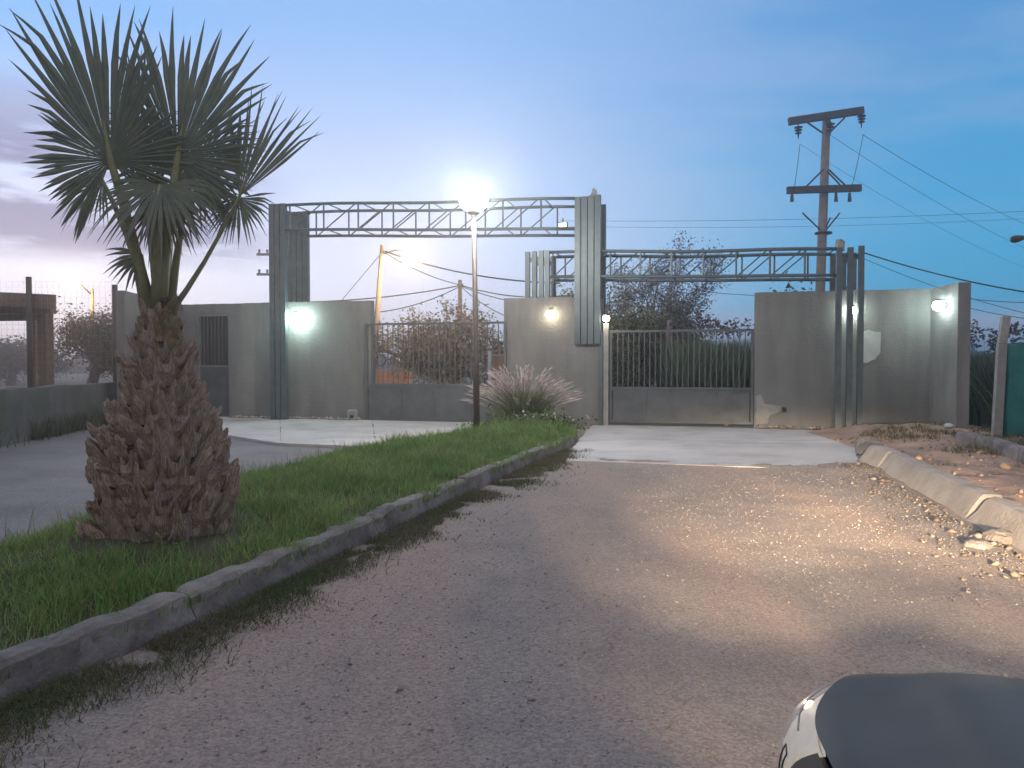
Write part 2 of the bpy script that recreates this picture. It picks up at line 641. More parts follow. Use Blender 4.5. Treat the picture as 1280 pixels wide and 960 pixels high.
def leaves(cen, size, colr, up=0.3):
    """random two-triangle leaves round given centres"""
    n = len(cen)
    d = RNG.normal(size=(n, 3))
    d[:, 2] = d[:, 2] * 0.7 - up * 0.2
    d /= np.linalg.norm(d, axis=1)[:, None]
    e = np.cross(d, RNG.normal(size=(n, 3)))
    e /= np.linalg.norm(e, axis=1)[:, None] + 1e-9
    s = size[:, None]
    vs = np.stack([cen, cen + d * s * 0.5 + e * s * 0.26, cen + d * s, cen + d * s * 0.5 - e * s * 0.26], 1).reshape(-1, 3)
    T = (np.arange(n)[:, None, None] * 4 + np.array([(0, 1, 2), (0, 2, 3)])[None]).reshape(-1, 3)
    return vs, T, np.repeat(colr, 4, axis=0)


def colvar(base, n, sv=0.25, hv=0.08):
    c = np.array(base)[None] * (1 + RNG.normal(0, sv, n)[:, None]) * (1 + RNG.normal(0, hv, (n, 3)))
    return np.clip(c, 0.008, 0.9)


def stones_mesh(pos, size, colr):
    n = len(pos)
    dirs = np.array([(1, 0, 0), (0, 1, 0), (-1, 0, 0), (0, -1, 0), (0, 0, 1), (0, 0, -1)], float)
    a = RNG.uniform(0, 2 * np.pi, n)
    ca, sa = np.cos(a), np.sin(a)
    sc = np.stack([RNG.uniform(0.7, 1.3, n), RNG.uniform(0.5, 1.0, n), RNG.uniform(0.4, 0.8, n)], 1)
    v = dirs[None] * sc[:, None] * (1 + RNG.normal(0, 0.18, (n, 6, 1))) + RNG.normal(0, 0.12, (n, 6, 3))
    x = v[..., 0] * ca[:, None] - v[..., 1] * sa[:, None]
    y = v[..., 0] * sa[:, None] + v[..., 1] * ca[:, None]
    v = np.stack([x, y, v[..., 2]], -1) * size[:, None, None] * 0.5 + pos[:, None]
    fc = [(0, 1, 4), (1, 2, 4), (2, 3, 4), (3, 0, 4), (1, 0, 5), (2, 1, 5), (3, 2, 5), (0, 3, 5)]
    T = (np.arange(n)[:, None, None] * 6 + np.array(fc)[None]).reshape(-1, 3)
    return v.reshape(-1, 3), T, np.repeat(colr, 6, axis=0)


def fbm(x, y, s=1.0, z=0.0):
    return noise.fractal(Vector((x * s, y * s, z)), 0.9, 2.0, 4)


ZV = Vector((0, 0, 1))

# ================================================================== SETTING
# ground to the horizon
mb = MB()
mb.add([(-420, -300, -0.06), (420, -300, -0.06), (420, 500, -0.06), (-420, 500, -0.06)], [(0, 1, 2, 3)])
tag(mb.build('ground', 'ground'), kind='structure')

# kerb line of the median (base of its road face) and the left edge of the median
KR = [(-2.75, 1.0), (-2.08, 3.09), (-1.86, 3.62), (-1.57, 4.48), (-1.36, 5.17), (-1.03, 6.33), (-0.63, 7.69), (-0.10, 9.37), (0.70, 11.77), (1.02, 12.9),
      (1.20, 13.8), (1.22, 14.6), (1.0, 15.4), (0.55, 16.0), (0.0, 16.3)]
LE = [(-5.2, 0.0), (-4.55, 2.5), (-3.75, 5.54), (-3.14, 8.4), (-2.55, 11.0), (-1.45, 12.9), (-0.75, 14.2), (-0.35, 15.4), (-0.1, 16.2)]


def interp_path(path, y):
    for (x0, y0), (x1, y1) in zip(path, path[1:]):
        if y0 <= y <= y1:
            return x0 + (x1 - x0) * (y - y0) / (y1 - y0 + 1e-9)
    return path[0][0] if y < path[0][1] else path[-1][0]


def med_x(y):
    return interp_path(LE, y), interp_path([(-3.1, 0.0)] + KR, y)


def med_z(x, y):
    a, b = med_x(y)
    f = max(0.0, min(1.0, (x - a) / max(1e-3, b - a)))
    rise = min(1.0, max(0.0, (f) / 0.3)) ** 0.7
    return -0.02 + 0.13 * rise + 0.10 * math.sin(math.pi * f) + 0.02 * fbm(x, y, 1.3)


def road_z(x, y):
    z = 0.012 * fbm(x, y, 0.7) + 0.006 * fbm(x, y, 3.0)
    de = y - (11.35 - (x - 0.8) * 0.37)
    if -0.7 < de < 0.03 and x > 0.5:
        z += 0.016 * (1 + de / 0.7)
    # gravel heaped against the right kerb
    p = x - (4.75 - (10.0 - y) * 0.245)
    if -1.6 < p and y < 10.5:
        z += 0.03 * max(0.0, 1 - abs(p + 0.1) / 1.5) + 0.02 * max(0, fbm(x, y, 2.1))
    return z


def sheet(name, x0, x1, y0, y1, step, zf, mat, z0=0.0):
    nx, ny = int((x1 - x0) / step), int((y1 - y0) / step)
    xs, ys = np.linspace(x0, x1, nx + 1), np.linspace(y0, y1, ny + 1)
    mb = MB()
    mb.grid(lambda u, v: (x0 + (x1 - x0) * u, y0 + (y1 - y0) * v, z0 + zf(x0 + (x1 - x0) * u, y0 + (y1 - y0) * v)), nx, ny)
    return mb.build(name, mat, smooth=True)


# main gravel road between the median and the right kerb (edges tucked under median and verge)
def road_strip(name, xl, xr, y0, y1, ny, nx, mat, zf, z0):
    mb = MB()

    def fn(u, v):
        y = y0 + (y1 - y0) * v
        a, b = xl(y), xr(y)
        x = a + (b - a) * u
        return (x, y, z0 + zf(x, y))
    mb.grid(fn, nx, ny)
    return tag(mb.build(name, mat, smooth=True), kind='structure')


road_strip('gravel_road', lambda y: (med_x(y)[0] + med_x(y)[1]) / 2 if y < 15.5 else 0.3, lambda y: 5.6 - (10.0 - y) * 0.245, -7, 17.2, 220, 90, 'gravel', road_z, 0.0)
road_strip('side_road', lambda y: -12.5 + (y - 16) * 0.3, lambda y: (med_x(y)[0] + med_x(y)[1]) / 2 - 0.05 if y < 16 else -0.2, -7, 18.4, 120, 60, 'asphalt',
           lambda x, y: 0.012 * fbm(x, y, 0.6), -0.01)

# concrete aprons, slab by slab
ap = thing('concrete_apron', loc=(3, 13, 0), kind='structure')


def slab(pts, z0, z1, mat, parent, jit=0.012):
    """quad slab with slightly uneven edges, pts counter-clockwise"""
    mb = MB()
    ring = []
    for a, b in zip(pts, pts[1:] + pts[:1]):
        a, b = Vector((a[0], a[1], 0)), Vector((b[0], b[1], 0))
        n = max(3, int((b - a).length / 0.22))
        for i in range(n):
            p = a.lerp(b, i / n)
            if i:
                p += Vector((random.gauss(0, jit), random.gauss(0, jit), 0))
            ring.append(p)
    n = len(ring)
    vs = [(p.x, p.y, z1) for p in ring] + [(p.x, p.y, z0) for p in ring]
    fs = [tuple(range(n))] + [(i, i + n, (i + 1) % n + n, (i + 1) % n) for i in range(n)]
    mb.add(vs, fs)
    return mb.build('slab', mat, parent)


def gp(px, py):
    g = G(px, py)
    return (g.x, g.y)


e_near_l, e_near_m, e_near_r = gp(706, 577), gp(880, 583), gp(1076, 590)
m_l, m_m, m_r = gp(722, 552), gp(895, 553), gp(1068, 554)
f_l, f_m, f_r = tuple(WP(sx(742, 0.3), 0.3, 0))[:2], tuple(WP(sx(880, 0.3), 0.3, 0))[:2], tuple(WP(sx(1052, -.05), -0.05, 0))[:2]


def gap(pts, g=0.008):
    c = Vector((sum(p[0] for p in pts) / len(pts), sum(p[1] for p in pts) / len(pts)))
    return [tuple(Vector(p) + (c - Vector(p)).normalized() * g) for p in pts]


slab(gap([e_near_l, e_near_r, m_r, m_l]), -0.1, 0.017, 'concrete', ap)
slab(gap([m_l, m_r, f_r, f_l]), -0.1, 0.019, 'concrete', ap)
ap2 = thing('concrete_apron', loc=(-4, 16, 0), kind='structure')
la = [gp(255, 541), gp(350, 557), gp(470, 562), gp(600, 556)]
lb = [tuple(WP(sx(p, -0.05), -0.05, 0))[:2] for p in (240, 350, 465, 640)]
for i in range(3):
    slab(gap([la[i], la[i + 1], lb[i + 1], lb[i]]), -0.1, 0.04 + 0.004 * (i % 2), 'concrete', ap2)

# median mound
mb = MB()
mb.grid(lambda u, v: (lambda y: (lambda a, b: (a + (b - 0.06 - a) * u, y, med_z(a + (b - a) * u, y)))(*med_x(y)))(0.0 + 16.2 * v), 30, 120)
tag(mb.build('median_ground', 'median', smooth=True), kind='structure')


def resample(path, step):
    out = [Vector((path[0][0], path[0][1], 0))]
    acc = 0
    for a, b in zip(path, path[1:]):
        a, b = Vector((*a, 0)), Vector((*b, 0))
        n = max(1, int((b - a).length / 0.03))
        for i in range(1, n + 1):
            p = a.lerp(b, i / n)
            if (p - out[-1]).length >= step:
                out.append(p)
    return out


def kerb_line(name, path, side, width, hh, slant, seglen, mat, sub, rough, z0=-0.08):
    """kerb stones along a path (base of the road face); side=+1: kerb body lies left of the direction of travel"""
    root = thing(name, loc=(path[0][0], path[0][1], 0), kind='structure')
    pts = resample(path, sub)
    per = int(seglen / sub)
    for i in range(0, len(pts) - 1, per):
        seg = pts[i:i + per + 1]
        if len(seg) < 2:
            continue
        mb = MB()
        sd_ = random.uniform(0, 100)
        hj = random.uniform(-0.012, 0.012)
        rows = []
        for j, p in enumerate(seg):
            d = (seg[min(j + 1, len(seg) - 1)] - seg[max(j - 1, 0)]).normalized()
            nrm = Vector((-d.y, d.x, 0)) * side
            pp = p.copy()
            if j == 0:
                pp += d * 0.006
            if j == len(seg) - 1:
                pp -= d * 0.006
            prof = [(0, z0), (slant * .12, 0.02), (slant * 0.55, hh * 0.55), (slant * 0.9, hh * 0.9), (slant + 0.02, hh), (slant + width * 0.55, hh + 0.004), (slant + width, hh - 0.004), (slant + width + .015, z0)]
            row = []
            for k, (o, z) in enumerate(prof):
                q = pp + nrm * o
                a = fbm(q.x + sd_, q.y + z * 3, 3.2) * rough + fbm(q.x, q.y + sd_ + z * 5, 9.0) * rough * 0.5
                endc = 0.018 * (1 if j in (0, len(seg) - 1) else 0) * (1 if 2 <= k <= 6 else 0)
                row.append(q + nrm * (a * 0.7 + (endc if k < 5 else -endc)) + ZV * ((z > 0.03) * (a + hj - endc)) + ZV * z)
            rows.append(row)
        m = len(rows[0])
        vs = [v for r_ in rows for v in r_]
        fs = []
        for j in range(len(rows) - 1):
            for k in range(m - 1):
                a = j * m + k
                fs.append((a, a + 1, a + m + 1, a + m))
        fs.append(tuple(range(m)))
        fs.append(tuple((len(rows) - 1) * m + k for k in range(m))[::-1])
        if side < 0:
            fs = [f[::-1] for f in fs]
        mb.add(vs, fs)
        mb.build('kerb_stone', mat, root, smooth=False)
    return root


kerb_line('kerb', KR, 1, 0.13, 0.17, 0.03, 0.95, 'kerb', 0.05, 0.018)

# right kerb and the soil behind it
KRR = [(3.2, 3.4), (3.75, 5.66), (4.05, 6.9), (4.45, 8.6), (4.8, 10.0), (4.95, 10.9)]
kerb_line('kerb', KRR, -1, 0.16, 0.24, 0.16, 3.4, 'kerb_pale', 0.06, 0.008)


def verge_x(y):
    a = interp_path([(2.4, 0.0)] + KRR + [(5.3, 12.2), (5.6, 14.8)], y) + 0.22
    return a, 9.2


mb = MB()


def verge(u, v):
    y = 0.0 + 15.4 * v
    a, b = verge_x(y)
    x = a + (b - a) * u
    fl = max(0.0, min(1.0, (y - 10.4) / 1.4))
    z = (0.17 + 0.05 * fbm(x, y, 0.9) + 0.035 * fbm(x, y, 2.7)) * (1 - fl * max(0, 1 - u * 3)) + 0.0
    return (x, y, z)


mb.grid(verge, 70, 130)
tag(mb.build('verge_soil', 'soil', smooth=True), kind='structure')

# low edging along the far side of the verge
edge_path = [tuple(G(1330, 596, 0.2))[:2], tuple(G(1280, 578, 0.2))[:2], tuple(G(1235, 562, .2))[:2], tuple(G(1190, 552, 0.2))[:2]]
kerb_line('edging', edge_path, -1, 0.16, 0.36, 0.02, 1.4, 'kerb', 0.1, 0.02)

# ================================================================== WALLS
H_W = 2.94
wl = thing('boundary_wall', 'long grey plastered wall left of the left gate, with a barred door', 'wall', WP(-6, 0, 0))


def wall_piece(name, s0, s1, t0, t1, z0, z1, parent, mat='plaster', rag=0.012):
    """plastered masonry with a slightly uneven top edge"""
    mb = MB()
    n = max(2, int((s1 - s0) / 0.16))
    top = [z1 + (rag * noise.noise(Vector((i * 0.6 + s0, z1, 0))) + random.uniform(-1, 1) * rag * 0.25) for i in range(n + 1)]
    vs, fs = [], []
    for i in range(n + 1):
        s = s0 + (s1 - s0) * i / n
        for t, z in ((t0, z0), (t0, top[i]), (t1, top[i]), (t1, z0)):
            vs.append(WP(s, t, z))
    for i in range(n):
        a = i * 4
        for k in range(3):
            fs.append((a + k, a + 4 + k, a + 5 + k, a + 1 + k))
    fs += [(0, 1, 2, 3), (n * 4 + 3, n * 4 + 2, n * 4 + 1, n * 4)]
    mb.add(vs, fs)
    return mb.build(name, mat, parent)


sd0, sd1 = sx(247), sx(288)               # door opening
zd = ZP(393, WY(268))
s_l, s_r = sx(226), sx(464)
wall_piece('masonry', s_l, sd0, 0, 0.2, -0.1, H_W, wl)
wall_piece('masonry', sd1, s_r, 0, 0.2, -0.1, H_W, wl)
wall_piece('lintel', sd0, sd1, 0.0, 0.2, zd, H_W, wl)
# return wing towards the camera at its left end
pe = P(155, 363, 17.6)
p0 = WP(s_l, 0, 0)
mb = MB()
d = Vector((pe.x - p0.x, pe.y - p0.y, 0))
dn = d.normalized()
sn = Vector((dn.y, -dn.x, 0))
c = p0 + d / 2 - sn * (-0.11) * 0
mb.add([p0 + ZV * -0.1, Vector((pe.x, pe.y, -0.1)), Vector((pe.x, pe.y, pe.z)), p0 + ZV * H_W,
        p0 + sn * 0.22 + ZV * -0.1, Vector((pe.x, pe.y, -0.1)) + sn * 0.22, Vector((pe.x, pe.y, pe.z)) + sn * 0.22, p0 + sn * 0.22 + ZV * H_W],
       [(0, 1, 2, 3), (7, 6, 5, 4), (3, 2, 6, 7), (1, 5, 6, 2), (0, 4, 5, 1), (0, 3, 7, 4)])
mb.build('wing', 'plaster', wl)
# door: frame, lower sheet, barred upper half
door = MB().wbox(sd0 + .05, sd1 - .05, 0.05, 0.09, 0.06, ZP(459, WY(268))).build('door', 'gatepaint', wl)
zg0, zg1 = ZP(459, WY(268)), zd - 0.05
mbf = MB()
mbf.wbox(sd0, sd0 + .05, -0.015, 0.12, 0.02, zd - 0.05).wbox(sd1 - .05, sd1, -0.015, 0.12, 0.02, zd - 0.05).wbox(sd0, sd1, -0.015, 0.12, zd - 0.05, zd)
mbf.wbox(sd0 + .05, sd1 - .05, 0.02, 0.1, zg0, zg0 + 0.05)
mbf.build('door_frame', 'galv', door)
MB().wbox(sd0 + .05, sd1 - .05, 0.105, 0.115, zg0, zg1).build('dark_interior_sheet', 'darkmetal', door)  # dark sheet added in place of the shaded interior behind the bars
for i in range(7):
    s = sd0 + .05 + (sd1 - sd0 - .1) * (i + 1) / 8
    MB().beam(WP(s, 0.06, zg0 + .05), WP(s, 0.06, zg1), 0.018).build('bar', 'gatepaint', door)

# pillar between the gates
pil0, pil1 = sx(630), sx(749)
wp = thing('gate_pillar', 'wide grey plastered pillar between the two gates', 'pillar', WP((pil0 + pil1) / 2, 0, 0))
wall_piece('masonry', pil0, pil1, 0, 0.95, -0.1, 2.92, wp)

# right wall with wing
wr0, wr1 = sx(943), sx(1162)
wr = thing('boundary_wall', 'grey wall right of the right gate with a pale plaster patch', 'wall', WP((wr0 + wr1) / 2, 0, 0))
wall_piece('masonry', wr0, wr1, 0, 0.2, -0.1, 2.93, wr)
pa, pb = WP(wr1, 0, 0), P(1198, 353, 14.5)
mb = MB()
d = Vector((pb.x - pa.x, pb.y - pa.y, 0))
dn = d.normalized()
sn = Vector((-dn.y, dn.x, 0))
if sn.x < 0:
    sn = -sn
n = 8
vs, fs = [], []
for i in range(n + 1):
    b = pa + d * (i / n)
    zt = 2.93 + (pb.z - 2.93) * i / n + random.uniform(-.006, .006)
    for o, z in ((0, -0.1), (0, zt), (0.24, zt), (0.24, -0.1)):
        vs.append((b.x + sn.x * o, b.y + sn.y * o, z))
for i in range(n):
    a = i * 4
    for k in range(3):
        fs.append((a + k, a + 1 + k, a + 5 + k, a + 4 + k))
fs += [(3, 2, 1, 0), (n * 4, n * 4 + 1, n * 4 + 2, n * 4 + 3)]
mb.add(vs, fs)
mb.build('wing', 'plaster', wr)


def blob_patch(name, outline, t, mat, parent, th=0.012):
    """irregular patch standing proud of the wall; outline in pixels"""
    pts = []
    for (a, b) in zip(outline, outline[1:] + outline[:1]):
        for i in range(4):
            f = i / 4
            pts.append((a[0] + (b[0] - a[0]) * f + random.uniform(-.8, .8), a[1] + (b[1] - a[1]) * f + random.uniform(-.8, .8)))
    fr = [WP(sx(x, -th), -th, ZP(y, WY(x, -th))) for x, y in pts]
    bk = [p + V * (th - 0.001) for p in fr]
    n = len(fr)
    mb = MB().add(fr + bk, [tuple(range(n))] + [(i, i + n, (i + 1) % n + n, (i + 1) % n) for i in range(n)])
    return mb.build(name, mat, parent)


blob_patch('plaster_patch', [(1072, 416), (1085, 413), (1101, 416), (1100, 440), (1094, 449), (1083, 454), (1072, 452)], 0, 'patch', wr)
blob_patch('plaster_patch', [(945, 494), (952, 493), (956, 505), (976, 507), (980, 513), (962, 520), (960, 530), (945, 531)], 0, 'postconc', wr)
MB().lathe(WP(sx(980), -0.012, ZP(512, WY(980))), [(0.0, 0), (0.055, 0), (0.055, -.02)], 12, V).build('drain_hole', 'blackplastic', wr)

# ================================================================== GATES
def gate(name, label, pxl, pxr, t, ytop, ymid, ybot, nb, npan, ring=False):
    s0, s1 = sx(pxl, t), sx(pxr, t)
    Ym = WY((pxl + pxr) / 2, t)
    zt, zm, zb = ZP(ytop, Ym), ZP(ymid, Ym), ZP(ybot, Ym)
    g = thing(name, label, 'gate', WP((s0 + s1) / 2, t, 0))
    fr = 0.06
    MB().wbox(s0, s0 + fr, t - .03, t + .03, zb, zt).build('stile', 'gatepaint', g)
    MB().wbox(s1 - fr, s1, t - .03, t + .03, zb, zt).build('stile', 'gatepaint', g)
    MB().wbox(s0 + fr, s1 - fr, t - .025, t + .025, zt - .05, zt).build('top_rail', 'gatepaint', g)
    MB().wbox(s0 + fr, s1 - fr, t - .032, t + .03, zm - .06, zm).build('middle_rail', 'gatepaint', g)
    MB().wbox(s0 + fr, s1 - fr, t - .03, t + .03, zb, zb + .06).build('bottom_rail', 'gatepaint', g)
    for i in range(nb):
        s = s0 + fr + (s1 - s0 - 2 * fr) * (i + 1) / (nb + 1)
        MB().beam(WP(s, t, zm), WP(s, t, zt - .05), 0.02).build('bar', 'gatepaint', g)
    wpan = (s1 - s0 - 2 * fr) / npan
    for i in range(npan):
        a = s0 + fr + wpan * i
        MB().wbox(a + .02, a + wpan - .02, t - .008, t + .004, zb + .06, zm - .06).build('panel', 'gatepaint', g)
        if i:
            MB().wbox(a - .022, a + .022, t - .026, t + .022, zb + .06, zm - .06).build('rib', 'gatepaint', g)
    # wheels under the bottom rail
    for f in (0.16, 0.82):
        c = WP(s0 + (s1 - s0) * f, t, 0.05 + 0.04)
        MB().lathe(c - V * .02, [(0.001, 0), (0.045, 0), (0.045, .04), (0.001, .04)], 12, V).build('roller', 'darkmetal', g)
    return g


g1 = gate('sliding_gate', 'grey metal gate with open sky and a bush behind its bars', 457, 633, -0.07, 403, 480, 526, 25, 4)
rc = WP(sx(476, -.11), -0.11, ZP(450, WY(476)))
mb = MB()
mb.tube([rc + U * .13 * math.cos(a) + ZV * .13 * math.sin(a) for a in np.linspace(0, 2 * math.pi, 25)], 0.014, 6, cap=False)
mb.tube([rc - V * .02 + U * .12 * math.cos(a + .3) + ZV * .125 * math.sin(a + .3) for a in np.linspace(0, 2 * math.pi, 25)], 0.01, 6, cap=False)
tag(mb.build('cable_coil', 'cable', smooth=True), 'small dark coil hanging on the bars of the left gate', 'coil')
g2 = gate('sliding_gate', 'grey metal gate with reeds and a tree behind its bars', 762, 942, 0.08, 412, 484, 529, 24, 4)
# post beside the right gate
gpst = thing('gate_post', 'slim concrete post with a small lamp at left edge of right gate', 'post', WP(sx(757), 0.1, 0))
MB().wbox(sx(754), sx(760.5), -0.02, 0.12, -0.1, ZP(404, WY(757))).build('shaft', 'postconc', gpst)
MB().beam(WP(sx(751.5, -.03), -.03, 0), WP(sx(751.5, -.03), -.03, ZP(415, WY(751))), 0.075).build('steel_upright', 'steel', gpst)

# ================================================================== PORTALS
def portal(name, label, lcols, rcols, ztl, ztr, tl, tr, sep, hl, hr, npan, lpx, rpx, tube=0.095, chord=0.074):
    """lcols/rcols: (list of s offsets, base z front, base z rear)"""
    base = WP((sx(lpx, tl) + sx(rpx, tr)) / 2, tl, 0)
    g = thing(name, label, 'gate frame', base)
    ends = []
    for (offs, zf, zr, *ro), px, t, zt in ((lcols, lpx, tl, ztl), (rcols, rpx, tr, ztr)):
        s = sx(px, t)
        for o in offs:
            if zf is not None:
                MB().beam(WP(s + o, t, zf), WP(s + o, t, zt + 0.03 + random.uniform(-.01, .02)), tube).build('column_tube', 'steel', g)
        for o in (ro[0] if ro else offs):
            if zr is not None:
                MB().beam(WP(s + o, t + sep, zr), WP(s + o, t + sep, zt + 0.02), tube).build('column_tube', 'steel', g)
        # plates tying the tubes together
        for zz in ((zt - 0.15, zt - 1.3) if zt > 4.5 else (zt - .15,)):
            if zf is not None and zz > zf:
                MB().wbox(s + offs[0] - .03, s + offs[-1] + .03, t + tube / 2, t + tube / 2 + .012, zz - .05, zz + .05).build('tie_plate', 'steel', g)
            if zr is not None and zz > zr:
                MB().wbox(s + offs[0] - .03, s + offs[-1] + .03, t + sep - tube / 2 - .012, t + sep - tube / 2, zz - .05, zz + .05).build('tie_plate', 'steel', g)
        if zf is not None:
            MB().beam(WP(s, t + tube / 2, zt - 0.08), WP(s, t + sep - tube / 2, zt - .08), 0.06).build('cross_tie', 'steel', g)
        ends.append((s, t, zt))
    (s0, t0, z0), (s1, t1, z1) = ends
    s0 += lcols[0][-1] + tube / 2
    s1 += rcols[0][0] - tube / 2

    def pt(f, back, bottom):
        zz = z0 + (z1 - z0) * f - (hl + (hr - hl) * f if bottom else 0)
        bow = 0.018 * math.sin(f * 9) * (1 if not bottom else .5)
        return WP(s0 + (s1 - s0) * f, t0 + (t1 - t0) * f + sep * back, zz + bow)
    for back in (0, 1):
        for bot in (0, 1):
            mb = MB()
            mb.tube([pt(i / 10, back, bot) for i in range(11)], chord / 2, 8)
            mb.build('chord', 'steel', g, smooth=True)
        for i in range(npan):
            f0 = (i + (0.35 if back else 0.12)) / npan
            f1 = f0 + 1 / npan
            if f0 > 0 and f0 < 1:
                MB().tube([pt(f0, back, 1), pt(f0, back, 0)], 0.022, 6).build('vertical', 'steel', g)
            if f1 < 1:
                MB().tube([pt(f0 + .03 / npan, back, 1), pt(f1 - .06 / npan, back, 0)], 0.016, 6).build('diagonal', 'steel', g)
    for i in range(npan + 1):
        f = min(0.995, max(0.005, (i + .2) / npan))
        for bot in (0, 1):
            MB().tube([pt(f, 0, bot), pt(f, 1, bot)], 0.015, 6).build('spacer', 'steel', g)
    return g


zl = ZP(257, WY(349, -.4))
zr_ = ZP(247, WY(733, -.1))
portal('gate_portal', 'taller dark steel truss frame over the left gate', ([-0.15, 0.0, 0.15], 0.0, H_W - 0.6, [-.24, -.08, .08, .24]), ([-0.20, -0.05, 0.10, 0.25], ZP(430, WY(733, -.1)), 2.0),
       zl, zr_, -0.40, -0.06, 0.92, 0.60, 0.68, 8, 349, 733, tube=0.13)
portal('gate_portal', 'lower dark steel truss frame over the right gate', ([-0.16, 0.0, 0.16, .30], 2.92, 2.92), ([-0.19, 0.02, 0.22], 0.0, 2.0),
       ZP(316, WY(668, .1)), ZP(311, WY(1060, -.62)), 0.12, -0.62, 0.78, 0.56, 0.53, 9, 668, 1060, tube=0.105)
# broken mortar caps on two column tops
for px, py, t, lab in ((741, 246, .3, 'crumbled mortar lump on top of the taller portal column'), (1049, 309, -.3, 'crumbled mortar lump on top of the right portal column')):
    c = WP(sx(px, t), t, ZP(py, WY(px, t)))
    mb = MB()
    mb.ball(c + ZV * .03, 0.09, 8, 1.3)
    mb.v = [tuple(Vector(v) + Vector((random.gauss(0, .018), random.gauss(0, .018), random.gauss(0, .025)))) for v in mb.v]
    tag(mb.build('mortar_lump', 'postconc'), lab, 'mortar')

# ================================================================== LAMPS
def wall_lamp(px, py, t, rad, colr, strength, label, nrm=-V, pos=None):
    c = pos if pos is not None else WP(sx(px, t), t, ZP(py, WY(px, t)))
    g = thing('wall_lamp', label, 'lamp', c, group='lit lamps along the entrance wall')
    mb = MB()
    mb.lathe(c - nrm * (rad + 0.05), [(0.001, 0), (0.07, 0), (0.07, 0.025), (0.04, 0.04), (0.035, 0.06), (0.001, .06)], 16, nrm)
    mb.build('bracket', 'blackplastic', g)
    MB().lathe(c + ZV * rad * .82, [(rad * .62, 0), (rad * .66, .012), (rad * .45, .04), (.001, .05)], 16).build('cap', 'blackplastic', g, smooth=True)
    MB().beam(c - nrm * (rad + .04) + ZV * (rad * .82 + .03), c + ZV * (rad * .82 + .03), .02).build('stay', 'blackplastic', g)
    MB().ball(c, rad, 20).build('globe', emitter('lamp_glow', colr, strength), g, smooth=True)
    return g


wall_lamp(371, 397, -0.24, 0.13, (0.72, 1.0, 0.92), 85, 'bright greenish white lamp on the left wall beside the portal column')
wall_lamp(688, 393, -0.16, 0.105, (1.0, 0.88, 0.62), 26, 'round warm lamp in the middle of the gate pillar')
wall_lamp(757.5, 398, -0.13, 0.075, (1.0, 0.93, 0.75), 34, 'small lamp on the slim post at the right gate')
wall_lamp(1065, 388, -0.14, 0.075, (0.85, 1.0, 0.92), 60, 'small lamp on right wall behind the portal column tubes')
dnw = (pb - pa)
dnw.z = 0
dnw.normalize()
cw = pa + dnw * 0.55 - Vector((1, 0.05, 0)) * 0.15
cw.z = ZP(382, cw.y)
wall_lamp(0, 0, 0, 0.10, (0.78, 1.0, 0.95), 60, 'bright lamp on the return wing at right end of the wall', Vector((-1, 0, 0)), cw)

# lamp post on the median
lb_ = G(595.5, 551, 0.08)
gz = P(592, 247, lb_.y)
lp = thing('lamp_post', 'tall thin dark post with a glowing white globe on the grass median', 'lamp post', lb_)
mb = MB()
mb.tube([lb_ - ZV * .1, lb_ + ZV * 1.3, lb_ + ZV * 1.32, gz - ZV * .25], [0.056, 0.056, 0.046, 0.042], 12)
mb.build('pole', 'darkmetal', lp, smooth=True)
MB().lathe(gz - ZV * .30, [(0.042, 0), (0.10, 0.03), (0.12, 0.075), (0.05, .08)], 16).build('collar', 'darkmetal', lp, smooth=True)
MB().ball(gz, 0.25, 28).build('globe', emitter('globe_glow', (1.0, 0.98, 0.93), 190), lp, smooth=True)

# small floodlight on the left truss
fc = P(703, 281, WY(703, -.1) - .1)
fl_ = thing('floodlight', 'small lit floodlight clamped under the taller truss', 'lamp', fc)
MB().box(fc + V * .06, U * .11, V * .04, ZV * .06).build('housing', 'blackplastic', fl_)
MB().box(fc + V * .012, U * .08, V * .006, ZV * .035).build('lens', emitter('flood_glow', (1, 1, .97), 12), fl_)
MB().beam(fc + V * .06 + ZV * .06, fc + V * .06 + ZV * .16, .025).build('clamp', 'blackplastic', fl_)


def street_lamp(label, base, top, head, colr, strength, rad, lean=None):
    g = thing('street_lamp', label, 'street lamp', (base.x, base.y, 0))
    MB().tube([Vector((base.x, base.y, -0.2)), top], [0.13, 0.08], 10).build('pole', 'polewood', g, smooth=True)
    att = top - (top - Vector((base.x, base.y, 0))) * 0.06
    MB().tube([att, att.lerp(head, 0.5) + ZV * .2, head + ZV * .12], 0.035, 6).build('arm', 'galv', g, smooth=True)
    mb = MB().lathe(head + ZV * 0.02, [(0.001, .2), (0.1, .17), (0.22, 0.03), (0.23, 0), (0.21, 0.0)], 14)
    mb.build('shade', 'galv', g, smooth=True)
    MB().ball(head - ZV * .03, rad, 18).build('bulb', emitter('street_glow', colr, strength), g, smooth=True)
    return g


st = street_lamp('leaning wooden pole with a warm glowing street lamp behind left gate', P(463, 490, 28), P(478, 306, 28), P(512, 322, 27.2), (1.0, 0.66, 0.32), 240, 0.27)
st2 = street_lamp('distant orange street lamp above the brown tree at far left', P(116, 480, 36), P(115, 361, 36), P(88, 355, 35), (1.0, 0.60, 0.27), 120, 0.34)
